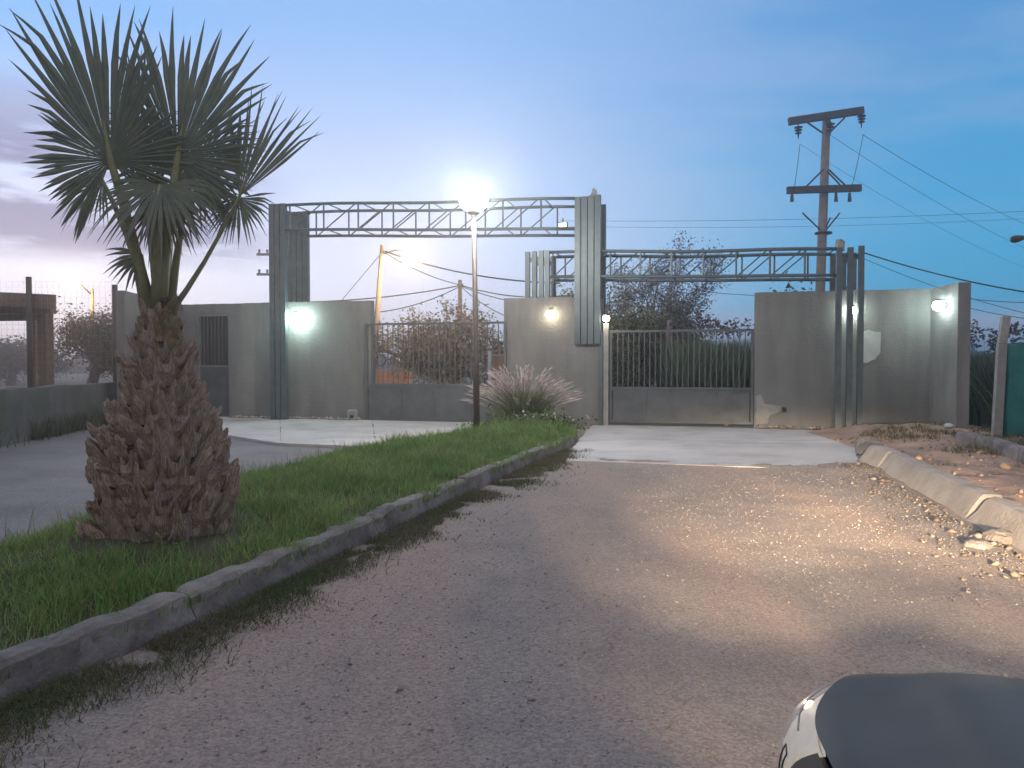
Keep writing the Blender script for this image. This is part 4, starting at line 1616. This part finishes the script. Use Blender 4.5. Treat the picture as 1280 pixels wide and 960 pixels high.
BM = [boot_mesh(i, 'boot') for i in range(6)]
BG = [boot_mesh(20 + i, 'bootcut') for i in range(3)]
row = 0
zc = 0.02
while zc < 1.74:
    rad_ = prad(zc)
    cnt = max(5, int(2 * math.pi * rad_ / .15))
    for k in range(cnt):
        a = 2 * math.pi * (k + .5 * (row % 2)) / cnt + random.gauss(0, .06)
        zz = zc + random.gauss(0, .02)
        top_ = zz > 1.42
        me = random.choice(BG if top_ and random.random() < .75 else BM)
        o = Vector((math.cos(a), math.sin(a), 0))
        rz = math.atan2(o.y, o.x) - math.pi / 2
        sc = random.uniform(1.0, 1.32) * (.60 + .44 * min(1, rad_ / .4))
        tilt = random.gauss(-.26 if not top_ else -.04, .12)
        Mx = Matrix.Translation((PX + o.x * (prad(zz) * .93), PY + o.y * (prad(zz) * .93), zz)) @ Matrix.Rotation(rz, 4, 'Z') @ Matrix.Rotation(tilt, 4, 'X') @ Matrix.Rotation(random.gauss(0, .13), 4, 'Y') @ Matrix.Diagonal((sc, sc * random.uniform(.8, 1.3), sc * random.uniform(.8, 1.15), 1))
        link('leaf_boot', me, palm, Mx)
    zc += .092 - .014 * (zc / 1.7)
    row += 1
# loose fibres hanging out of the trunk
n = 4200
zf_ = RNG.uniform(.1, 1.7, n)
az = RNG.uniform(0, 2 * np.pi, n)
rad = np.array([prad(z_) for z_ in zf_]) * RNG.uniform(.95, 1.12, n)
base = np.stack([PX + np.cos(az) * rad, PY + np.sin(az) * rad, zf_], 1)
vs, T, cc_ = blades(base, RNG.uniform(-.04, .15, n), RNG.uniform(.003, .006, n), np.stack([np.cos(az), np.sin(az)], 1) * RNG.uniform(.05, .16, n)[:, None], colvar((.30, .23, .18), n, .3), 2, .6)
tag(npmesh('fibre', vs, T, 'leaf', cc_, palm), kind='stuff')


def frond(hub, nrm, axis, rad, spread, nseg, root, droop=.25, mat='frond', seed=0, rib=.06, asym=0.0, pet_r=.022, tipdroop=.0, sag=.12, lenfun=None):
    rn = random.Random(seed)
    hub, nrm, axis = Vector(hub), Vector(nrm).normalized(), Vector(axis)
    axis = (axis - nrm * axis.dot(nrm)).normalized()
    side = nrm.cross(axis)
    mb = MB()
    st_ = [0.02, .2, .4, .55, .72, .88, 1.0]
    dphi = 2 * spread / nseg
    for i in range(nseg):
        ph = -spread + dphi * (i + .5) + rn.gauss(0, dphi * .12)
        d = axis * math.cos(ph) + side * math.sin(ph)
        ln = rad * (.72 + .28 * math.cos(ph * .55)) * rn.uniform(.88, 1.05)
        if lenfun:
            ln *= lenfun(ph)
        tang = -axis * math.sin(ph) + side * math.cos(ph)
        bend = droop * rn.uniform(.6, 1.5)
        tw = rn.gauss(0, .05)
        tb = rn.random() < .34
        alt = 1 if i % 2 else -1
        rows = []
        for f in st_:
            r_ = ln * f
            c = hub + d * r_ + nrm * (-.10 * rad * abs(math.sin(ph * .5)) * f) + nrm * (alt * .006 * f) + tang * (tw * r_ * max(0, f - .4))
            c = c - ZV * (bend * ln * max(0, f - .35) ** 2) - ZV * ((.30 * ln * (f - .72) * 1.2) if (tb and f > .72) else 0)
            wf = min(r_ * dphi * 1.04, rad * .54 * dphi * 1.0) if f < .6 else rad * .54 * dphi * (1 - (f - .5) / .52) ** .8
            wf = max(wf, .003)
            if f >= 1:
                wf = .0015
            rows.append((c - tang * wf / 2, c + nrm * (wf * .28), c + tang * wf / 2))
        vs = [v for r3 in rows for v in r3]
        fs = []
        for j in range(len(rows) - 1):
            a = j * 3
            fs += [(a, a + 1, a + 4, a + 3), (a + 1, a + 2, a + 5, a + 4)]
        mb.add(vs, fs)
    f_ = mb.build('frond', mat, palm)
    rt = Vector(root)
    mid = rt.lerp(hub, .5) + ZV * sag + (hub - rt).cross(ZV).normalized() * 0
    pts = [rt, rt.lerp(mid, .5) + ZV * sag * .25, mid, mid.lerp(hub, .5) + ZV * sag * .25, hub, hub + axis * rad * .22]
    pm = MB().tube(pts, [pet_r * 1.7, pet_r * 1.25, pet_r, pet_r * .85, pet_r * .7, .004], 6)
    o = link_sub(pm, 'petiole', 'petiole', f_)
    return f_


def link_sub(mbx, name, mat, part):
    me = bpy.data.meshes.new(name)
    me.from_pydata(mbx.v, [], mbx.f)
    me.polygons.foreach_set('use_smooth', [True] * len(me.polygons))
    me.materials.append(M[mat])
    me.update()
    o = bpy.data.objects.new(name, me)
    COL.objects.link(o)
    o.parent = part                       # the part's own matrix cancels out: vertices are in world space already
    o.matrix_parent_inverse = Matrix.Identity(4)
    return o


TOP = Vector((PX, PY, 1.78))


def pp_(px, py, dy=0.0):
    return P(px, py, PY + dy)


VW = Vector((.42, -.9, .1))             # towards the camera from the palm
# the three big fans seen in the photo


def sm(x):
    x = max(0.0, min(1.0, x))
    return x * x * (3 - 2 * x)


frond(pp_(138, 200, -.22), Vector((.24, -.95, -.05)), Vector((-.13, 0, 1)), 1.20, R(150), 72, TOP + Vector((-.05, -.04, -.05)), .06, seed=1, sag=.06, pet_r=.034,
      lenfun=lambda p: 1.0 - .50 * sm((abs(p - .05) - .28) / .55) + (.14 if abs(p) > 2.2 else 0))
frond(pp_(222, 196, -.05), Vector((.22, -.95, .10)), Vector((.13, 0, 1)), 1.14, R(150), 70, TOP + Vector((.0, -.02, 0)), .08, seed=2, sag=.04, pet_r=.036,
      lenfun=lambda p: 1.0 - .46 * sm((abs(p) - .38) / .6))
frond(pp_(299, 246, .05), Vector((-.25, -.95, .12)), Vector((.38, 0, 1)), .82, R(36), 19, TOP + Vector((.06, 0, -.03)), .03, seed=3, sag=-.05, pet_r=.016)
frond(pp_(298, 248, .10), Vector((-.35, -.90, .2)), Vector((.10, .1, -1)), .36, R(95), 28, TOP + Vector((.05, .03, -.03)), .10, seed=4, sag=-.05, pet_r=.012)
# fans behind and between
frond(pp_(172, 190, .35), Vector((.1, -.9, .35)), Vector((.05, .3, .9)), .50, R(100), 40, TOP + Vector((-.03, .06, 0)), .12, seed=5, sag=.08)
frond(pp_(243, 205, .30), Vector((-.3, -.85, .4)), Vector((.75, .3, .45)), .64, R(115), 46, TOP + Vector((.04, .06, 0)), .2, seed=6, sag=.08)
frond(pp_(200, 232, -.28), Vector((.1, -.75, .6)), Vector((.1, -.6, -.6)), .50, R(120), 36, TOP + Vector((0, -.07, 0)), .5, seed=7, sag=.10)
frond(pp_(128, 226, .20), Vector((-.2, -.8, .5)), Vector((-.8, .2, -.6)), .40, R(90), 30, TOP + Vector((-.06, .03, -.04)), .35, seed=8, sag=.08)
frond(pp_(222, 228, .35), Vector((.1, -.7, .6)), Vector((.5, .5, -.2)), .55, R(120), 36, TOP + Vector((0, .07, 0)), .45, seed=9, sag=.10)
# young spear, a small low leaf and a hanging dry fan
frond(pp_(172, 150, 0), Vector((.7, -.6, .1)), Vector((.16, 0, 1)), .62, R(16), 8, TOP, .05, seed=10, sag=.02, pet_r=.015)
frond(pp_(178, 318, -.1), Vector((.2, -.9, .2)), Vector((-.75, 0, -.45)), .26, R(50), 9, TOP + Vector((-.05, -.03, -.08)), .35, mat='frond', seed=11, sag=.02, pet_r=.010)
frond(pp_(203, 245, -.12), Vector((.15, -.95, .1)), Vector((.1, 0, -1)), .42, R(60), 22, TOP + Vector((.01, -.05, 0)), .2, mat='deadleaf', seed=12, sag=.05, pet_r=.012)

# ================================================================== LEFT SIDE: low wall, shelter, fence
lw_a, lw_b = G(-260, 612), G(150, 526)
lw_a = lw_b + (lw_a - lw_b) * 2.0
lwt = thing('low_wall', 'rough low dark grey wall along the left road', 'wall', lw_a.lerp(lw_b, .5))
mb = MB()
d = lw_b - lw_a
dn = d.normalized()
sn = Vector((-dn.y, dn.x, 0))
n = 60
vs, fs = [], []
for i in range(n + 1):
    b_ = lw_a + d * (i / n)
    zt = .96 + .03 * fbm(b_.x, b_.y, 1.2)
    for o, z in ((-.05, -.1), (0.0, .25), (0.0, zt), (.25, zt), (.25, -.1)):
        j_ = .02 * fbm(b_.x + z * 3, b_.y, 2.2)
        vs.append(b_ + sn * (o + j_) + ZV * z)
for i in range(n):
    a = i * 5
    for k in range(4):
        fs.append((a + k, a + 5 + k, a + 6 + k, a + 1 + k))
fs += [tuple(range(5)), tuple(n * 5 + k for k in range(5))[::-1]]
mb.add(vs, fs)
mb.build('masonry', 'mudwall', lwt)
# weeds growing up against it
n = 5200
f = RNG.uniform(0, 1, n)
base = np.array([tuple(lw_a + d * a - sn * abs(random.gauss(.04, .12))) for a in f])
base[:, 2] = 0
keep = np.array([fbm(p[0], p[1], .9, 4.) > -.05 for p in base])
base = base[keep]
n = len(base)
vs, T, cc_ = blades(base, RNG.uniform(.1, .55, n), np.full(n, .014), RNG.normal(0, .12, (n, 2)), colvar((.07, .085, .05), n, .35), 3, .8)
tag(npmesh('wall_weeds', vs, T, 'grass', cc_), 'dark weeds growing against the low left wall', 'weeds', kind='stuff')
# timber shelter
YS = 20.5
sh = thing('timber_shelter', 'low timber shelter with flat board roof at left edge', 'shelter', P(57, 478, YS))
pst = P(58, 478, YS)
MB().beam(Vector((pst.x, YS, -.1)), Vector((pst.x, YS, ZP(392, YS))), .26).build('post', 'wood', sh)
MB().beam(Vector((pst.x - 4.4, YS, -.1)), Vector((pst.x - 4.4, YS, ZP(392, YS))), .26).build('post', 'wood', sh)
MB().beam(Vector((pst.x - 2.3, YS + 3.2, -.1)), Vector((pst.x - 2.3, YS + 3.2, ZP(392, YS))), .2).build('post', 'wood', sh)
MB().beam(Vector((pst.x - 5.2, YS, ZP(389, YS))), Vector((pst.x + .22, YS, ZP(387, YS))), .28, .22).build('beam', 'wood', sh)
MB().beam(Vector((pst.x - 7.2, YS + 3.2, ZP(389, YS))), Vector((pst.x - 2.1, YS + 3.2, ZP(387, YS))), .28, .22).build('beam', 'wood', sh)
z_r = ZP(379, YS)
for i in range(14):
    x = pst.x + .5 - i * .42
    MB().beam(Vector((x, YS - .7, z_r + i * .012)), Vector((x - 2.9, YS + 3.9, z_r + .15 + i * .012)), .38, .10).build('roof_board', 'wood', sh)
MB().beam(Vector((pst.x - 5.3, YS - .75, z_r + .25)), Vector((pst.x + .72, YS - .75, z_r - .02)), .08, .36).build('fascia', 'wood', sh)

# wire fence with posts
YF = 19.6
fe = thing('wire_fence', 'tall see-through wire fence with dark posts at left', 'fence', P(90, 478, YF))
zt_ = ZP(352, YF)
for px, top in ((-70, 345), (38, 346), (145, 356)):
    b_ = P(px, 478, YF)
    MB().tube([Vector((b_.x, YF, -.1)), Vector((b_.x, YF, ZP(top, YF)))], .07, 8).build('post', 'darkmetal', fe, smooth=True)
x0, x1 = P(-70, 478, YF).x, P(156, 478, YF).x
mb = MB()
for i in range(int((x1 - x0) / .15)):
    x = x0 + i * .15
    mb.beam(Vector((x, YF, .9)), Vector((x, YF, zt_)), .003)
for i in range(20):
    z = .9 + (zt_ - .9) * i / 19
    mb.beam(Vector((x0, YF, z)), Vector((x1, YF, z)), .003)
mb.build('wire_mesh', 'galv', fe)

# far orange-lit brick wall and things behind the left gate
bw0, bw1 = P(472, 466, 30), P(512, 466, 30)
fw = thing('brick_wall', 'low orange lit brick wall far behind the left gate', 'wall', (bw0.x, 30, 0))
rows = 7
hh_ = (P(0, 463, 30).z) / rows
bl = .4
me_b = None
for r_ in range(rows):
    x = bw0.x - .2 + (.2 if r_ % 2 else 0)
    while x < bw1.x:
        if me_b is None:
            mb = MB().box((0, 0, 0), Vector((bl / 2 - .012, 0, 0)), Vector((0, .09, 0)), Vector((0, 0, hh_ / 2 - .012)))
            ob = mb.build('brick', 'brick', fw, world=Matrix.Translation((x, 30, hh_ * (r_ + .5))))
            me_b = ob.data
        else:
            link('brick', me_b, fw, Matrix.Translation((x + random.gauss(0, .005), 30 + random.gauss(0, .006), hh_ * (r_ + .5))))
        x += bl
MB().box(((bw0.x + bw1.x) / 2 - .1, 30.01, hh_ * rows / 2 - .01), Vector(((bw1.x - bw0.x) / 2 + .18, 0, 0)), Vector((0, .07, 0)), Vector((0, 0, hh_ * rows / 2 - .02))).build('mortar', 'postconc', fw)
wq = P(612, 480, 20.5)
tag(MB().beam(Vector((wq.x, 20.5, -.1)), Vector((wq.x, 20.5, ZP(439, 20.5))), .09).build('white_post', 'patch'), 'short white post at right end of the left gate, behind it', 'post')
wq = P(623, 480, 20.9)
bq = thing('brick_block', 'small brown masonry block beside the white post behind left gate', 'masonry', (wq.x, 20.9, 0))
MB().beam(Vector((wq.x, 20.9, -.1)), Vector((wq.x, 20.9, ZP(445, 20.9))), .36).build('body', 'brick', bq)
MB().beam(Vector((wq.x, 20.9, ZP(445, 20.9))), Vector((wq.x, 20.9, ZP(445, 20.9) + .05)), .42).build('cap', 'postconc', bq)

# ================================================================== RIGHT SIDE: post and green net fence
pc_ = P(1248, 555, 12.9)
cpo = thing('concrete_post', 'square grey concrete fence post before the green net', 'post', (pc_.x, pc_.y, .1))
mb = MB()
ztop = ZP(396, 12.9)
zk = ZP(430, 12.9)
b0 = Vector((pc_.x - .04, pc_.y, 0.05))
k1 = Vector((pc_.x + .03, pc_.y, zk))
mb.beam(b0, k1, .13)
mb.build('shaft', 'postconc', cpo)
MB().beam(k1, Vector((pc_.x + .10, pc_.y + .02, ztop)), .12).build('cranked_top', 'postconc', cpo)
nf = thing('net_fence', 'green shade net stretched along the right side fence', 'fence', (pc_.x, pc_.y, .1))
fa, fb2 = Vector((pc_.x + .06, pc_.y + .03, 0)), Vector((pc_.x + 1.9, pc_.y - 5.2, 0))
mb = MB()
dF = fb2 - fa
nF = Vector((dF.y, -dF.x, 0)).normalized()


def netf(u, v):
    b_ = fa + dF * u
    z = .17 + (zk - .17 + .02 * math.sin(u * 21)) * v
    bulge = .04 * math.sin(u * math.pi * 4) * math.sin(v * math.pi) + .02 * fbm(b_.y, z, 1.6)
    return b_ + nF * bulge + ZV * z


mb.grid(netf, 60, 18)
mb.build('net', 'net', nf, smooth=True)
for i in range(1, 4):
    b_ = fa + dF * (i / 3)
    MB().beam(Vector((b_.x + .1, b_.y, 0)), Vector((b_.x + .1, b_.y, ztop)), .12).build('post', 'postconc', nf)
for z in (zk - .02, .9):
    MB().tube([fa + ZV * z, fb2 + ZV * z], .006, 5).build('strand', 'galv', nf)

# ================================================================== CAR (its bonnet enters at lower right)
CF = Vector((math.sin(A), math.cos(A), 0))
CR = Vector((math.cos(A), -math.sin(A), 0))


def C(q, p, z):
    return Vector((CF.x * q + CR.x * p, CF.y * q + CR.y * p, z))


car = thing('parked_car', 'dark grey car at lower right with one headlamp showing', 'car', C(0, .95, 0))
PC = 0.97        # centre line
HWD = 0.84       # half width


def hood_z(q, p):
    """bonnet surface"""
    a = (p - PC) / HWD
    f = (q - .94) / (1.66 - .94)
    z = .945 - .105 * f - .035 * f * f - .05 * max(0, f - .72) ** 2 * 12
    z -= .020 * a * a + .06 * max(0, abs(a) - .72) ** 2 * 10
    ridge = abs(abs(a) - .60)
    z += .022 * max(0.0, 1 - max(0.0, f - .5) / .45) * math.exp(-(ridge / .12) ** 2) * (.4 + .6 * (1 - abs(2 * f - 1) ** 2))
    z += .004 * math.exp(-(a / .28) ** 2)
    ch_ = abs(a) + .10 * f
    z -= .017 * max(0.0, 1 - max(0.0, f - .6) / .3) * (1 / (1 + math.exp(-(ch_ - .78) / .014)) - 1 / (1 + math.exp(-(ch_ - .93) / .014)))
    return z


def hood_front(p):
    a = (p - PC) / HWD
    return 1.70 - .25 * max(0, abs(a) - .15) ** 2.0


def hood_hw(f):
    return HWD - .035 - .145 * (max(0.0, f - .3) / .7) ** 2.2


mb = MB()


def hoodf(u, v):
    f = v
    a = u * 2 - 1
    p = PC + a * hood_hw(f)
    q = .945 + (hood_front(p) - .945) * f
    return C(q, p, hood_z(q, p) + .008)


mb.grid(hoodf, 110, 40)
mb.build('bonnet', 'carpaint', car, smooth=True)
# front body: fender sides, nose and bumper as a skirt going round below the bonnet edge
mb = MB()
ring = []
for i in range(31):                       # left side rear -> front
    f = i / 30
    ring.append((f, -1))
for i in range(1, 48):
    ring.append((1.0, -1 + 2 * i / 48))
for i in range(31):
    ring.append((1 - i / 30, 1))


def ringpt(f, a, grow, z):
    p = PC + a * (hood_hw(f))
    q = .945 + (hood_front(p) - .945) * f
    n_ = Vector((0, 0, 0))
    cen = C(.6, PC, 0)
    b_ = C(q, p, 0)
    o = (b_ - cen).normalized()
    if abs(a) >= .999:
        o = (CR * a + CF * max(0, f - .75) * 1.6).normalized()
    else:
        o = (CF + CR * a * .45).normalized()
    return b_ + o * grow + ZV * z


levels = [(-.004, -.012, True), (-.006, -.10, True), (.06, -.17, True), (.075, .55, False), (.065, .42, False), (.055, .28, False), (.02, .2, False)]
m = len(ring)
for grow, z, rel in levels:
    for f, a in ring:
        p = PC + a * hood_hw(f)
        q = .945 + (hood_front(p) - .945) * f
        zz = hood_z(q, p) + z if rel else z
        mb.v.append(tuple(ringpt(f, a, grow, zz)))
for j in range(len(levels) - 1):
    for i in range(m - 1):
        a = j * m + i
        mb.f.append((a, a + m, a + m + 1, a + 1))
mb.build('front_body', 'carpaint', car, smooth=True)
# dark gap under the bonnet edge closed by an inner tray
mb = MB()
mb.grid(lambda u, v: C(.86 + .78 * v - .25 * abs(2 * u - 1) ** 3 * v, PC + (u * 2 - 1) * .8, .60), 10, 6)
mb.build('inner_tray', 'blackplastic', car)


def headlight(side):
    sm = lambda x: (lambda t: t * t * (3 - 2 * t))(max(0.0, min(1.0, x)))
    inner = [(1.12, .165), (1.24, .178), (1.316, .192), (1.40, .216), (1.48, .250), (1.55, .292), (1.61, .345)]
    outer = [(1.335, .142, .672), (1.40, .138, .69), (1.45, .145, .715), (1.49, .166, .735), (1.53, .200, .75), (1.575, .245, .758), (1.625, .335, .766)]

    def surf(k, j, out):
        """k 0..1 from the rear end round the corner to the tip, j 0..1 from the outer lower edge to the bonnet edge"""
        x = k * 6
        i0 = min(5, int(x))
        f = x - i0
        qi, pi_ = [inner[i0][c] + (inner[i0 + 1][c] - inner[i0][c]) * f for c in (0, 1)]
        qo, po, zo = [outer[i0][c] + (outer[i0 + 1][c] - outer[i0][c]) * f for c in (0, 1, 2)]
        zi = hood_z(qi, pi_) - .004
        q = qo + (qi - qo) * j
        p = po + (pi_ - po) * j
        z = zo + (zi - zo) * j
        b = (out + .020 * math.sin(math.pi * min(1, max(0, j)))) * (1 - .5 * k)
        p -= b * .75 * (1 - k)
        q += b * .6
        z += b * .55
        if side > 0:
            p = 2 * PC - p
        return C(q, p, z)
    hl = MB()
    hl.grid(lambda u, v: surf(u, v, .006), 30, 10)
    root = hl.build('headlight', 'lens', car, smooth=True)
    ch = MB()
    ch.grid(lambda u, v: surf(u, v, -.008 - .010 * math.sin(math.pi * v) * math.sin(math.pi * u)), 30, 10)
    link_sub(ch, 'reflector', 'litglow', root)
    tr = MB()
    loop = [(.03, .08), (.03, .30), (.03, .50), (.10, .48), (.105, .30), (.11, .08)]
    lp_ = []
    for (a0, b0_), (a1, b1_) in zip(loop, loop[1:] + loop[:1]):
        lp_ += [surf(a0 + (a1 - a0) * i / 4, b0_ + (b1_ - b0_) * i / 4, .007) for i in range(4)]
    tr.tube(lp_ + [lp_[0]], .0014, 6)
    link_sub(tr, 'indicator_trim', 'blackplastic', root)
    dv = MB().tube([surf(.16 + .8 * i / 20, .70 - .08 * math.sin(i * .16), .001) for i in range(21)], .0016, 6)
    link_sub(dv, 'divider', 'blackplastic', root)
    bd = surf(.72, .35, -.02)
    bl_ = MB().ball(surf(.60, .25, -.016), .010, 10)
    o_ = link_sub(bl_, 'bulb', 'chrome', root)
    o_.data.materials.clear()
    o_.data.materials.append(emitter('halogen', (1.0, .86, .66), 12))
    # the beam the road shows
    sl = bpy.data.lights.new('headlight_beam', 'SPOT')
    sl.energy = 4300
    sl.color = (1.0, .74, .47)
    sl.spot_size = R(12.0)
    sl.spot_blend = 1.0
    sl.shadow_soft_size = .05
    so = bpy.data.objects.new('headlight_beam', sl)
    COL.objects.link(so)
    so.location = bd + CF * .14
    tgt = so.location + CF * 10 + CR * .55 - ZV * 10 * math.tan(R(6.6))
    so.scale = (2.7, 1, 1)
    s3 = bpy.data.lights.new('headlight_low', 'SPOT')
    s3.energy = 1000
    s3.color = (1.0, .75, .49)
    s3.spot_size = R(21)
    s3.spot_blend = 1.0
    s3.shadow_soft_size = .05
    o3 = bpy.data.objects.new('headlight_low', s3)
    COL.objects.link(o3)
    o3.location = so.location
    o3.rotation_euler = (CF - ZV * math.tan(R(9.5))).to_track_quat('-Z', 'Y').to_euler()
    o3.scale = (2.2, 1, 1)
    s2 = bpy.data.lights.new('headlight_spill', 'SPOT')
    s2.energy = 80
    s2.color = (1.0, .76, .52)
    s2.spot_size = R(60)
    s2.spot_blend = 1.0
    s2.shadow_soft_size = .05
    o2 = bpy.data.objects.new('headlight_spill', s2)
    COL.objects.link(o2)
    o2.location = so.location
    o2.rotation_euler = (CF - ZV * .28).to_track_quat('-Z', 'Y').to_euler()
    so.rotation_euler = (tgt - so.location).to_track_quat('-Z', 'Y').to_euler()
    return root


headlight(-1)
headlight(1)
# front wings between the lamps and the doors
for s_ in (-1, 1):
    def wing(u, v, s_=s_):
        qt, qb = .90 + .222 * u, .90 + .438 * u
        ft = max(0.0, (qt - .945) / (1.60 - .945))
        pt2, pb2 = PC - hood_hw(ft) - .004, .146 - .016 * (1 - u)
        j = min(1.0, v / .45)
        q = qt + (qb - qt) * j
        p = pt2 + (pb2 - pt2) * j - .020 * math.sin(math.pi * j) * .75
        zt = hood_z(max(.945, qt), pt2) - .006
        z = zt + (.674 - zt) * j + .012 * math.sin(math.pi * j)
        if v > .45:
            w_ = (v - .45) / .55
            z = .674 - .39 * w_
            p = pb2 - .012 * math.sin(math.pi * w_)
        return C(q, p if s_ < 0 else 2 * PC - p, z)
    MB().grid(wing, 20, 18).build('front_wing', 'carpaint', car, smooth=True)
# grille and bumper
mb = MB()
mb.box(C(1.70, PC, .60), CR * .34, CF * .05, ZV * .07)
mb.build('grille', 'blackplastic', car)
mb = MB()
mb.box(C(1.735, PC, .36), CR * .40, CF * .04, ZV * .05)
mb.build('lower_intake', 'blackplastic', car)
# cowl, windscreen, roof and cabin behind
mb = MB()
mb.grid(lambda u, v: C(.80 + .15 * v, PC + (u * 2 - 1) * .80, hood_z(.95, PC + (u * 2 - 1) * .80) - .012 + .01 * (1 - v)), 16, 2)
mb.build('cowl', 'blackplastic', car, smooth=True)
wsb, wst = .82, -.02


def ws(u, v):
    a = u * 2 - 1
    return C(wsb + (wst - wsb) * v - .10 * a * a * (1 - v * .4), PC + a * (.74 - .12 * v), .955 + .50 * v - .03 * a * a)


MB().grid(ws, 16, 10).build('windscreen', 'carglass', car, smooth=True)
for p0_, p1_ in ((.30, .95), (.98, 1.55)):
    MB().tube([C(.83, p0_, .972), C(.80, (p0_ + p1_) / 2, .985), C(.79, p1_, .985)], .009, 6).build('wiper', 'blackplastic', car)
for s_ in (-1, 1):
    MB().tube([C(.70, PC + s_ * .77, .965), C(.30, PC + s_ * .71, 1.24), C(-.05, PC + s_ * .64, 1.45)], .028, 8).build('pillar', 'carpaint', car, smooth=True)
    # body side behind the front wheel
    MB().grid(lambda u, v: C(.86 - 3.1 * u, PC + s_ * (HWD - .02 + .03 * math.sin(math.pi * v)), .25 + .66 * v), 12, 6).build('door', 'carpaint', car, smooth=True)
    MB().grid(lambda u, v: C(.55 - 2.5 * u - .35 * v * (1 - 2 * u), PC + s_ * (HWD - .03 - .17 * v), .93 + .50 * v), 10, 4).build('side_window', 'carglass', car, smooth=True)
MB().grid(lambda u, v: C(-.03 - 2.0 * v, PC + (u * 2 - 1) * .66, 1.46 + .06 * math.sin(math.pi * u) + .02 * math.sin(math.pi * v)), 12, 10).build('roof', 'carpaint', car, smooth=True)
MB().grid(lambda u, v: C(-2.03 - .25 * v, PC + (u * 2 - 1) * (.66 + .15 * v), 1.46 - 1.2 * v), 8, 6).build('tailgate', 'carpaint', car, smooth=True)
for q, s_ in ((1.02, -1), (1.02, 1), (-1.5, -1), (-1.5, 1)):
    c = C(q, PC + s_ * (HWD - .06), .30)
    wv = MB().lathe(c - CR * .09, [(.19, 0), (.27, .0), (.30, .03), (.30, .15), (.27, .18), (.19, .18)], 28, CR).build('wheel', 'rubber', car, smooth=True)
    rm = MB().lathe(c - CR * .07, [(.19, 0), (.18, .02), (.05, .06 if s_ > 0 else .02), (.001, .06), (.001, .10), (.05, .10), (.18, .13), (.19, .14)], 20, CR)
    link_sub(rm, 'rim', 'rim', wv)

# ================================================================== ADDED HAZE
HAZE = 0.0048  # added volume: makes the lamp glow and stands in for lens veil
if HAZE:
    hm = bpy.data.materials.new('added_haze')
    hm.use_nodes = True
    ht = hm.node_tree
    ht.nodes.clear()
    pv_ = ht.nodes.new('ShaderNodeVolumePrincipled')
    pv_.inputs['Color'].default_value = (0.93, 0.94, 0.96, 1)
    pv_.inputs['Density'].default_value = HAZE
    pv_.inputs['Anisotropy'].default_value = 0.75
    ho = ht.nodes.new('ShaderNodeOutputMaterial')
    ht.links.new(pv_.outputs[0], ho.inputs['Volume'])
    mb = MB().box((0, 100, 6.0), Vector((430, 0, 0)), Vector((0, 410, 0)), Vector((0, 0, 7.3)))
    tag(mb.build('haze', hm), 'thin haze volume added for lamp glow and lifted blacks', 'haze', kind='stuff')

for o in BASES:
    if '_base' in o:
        del o['_base']
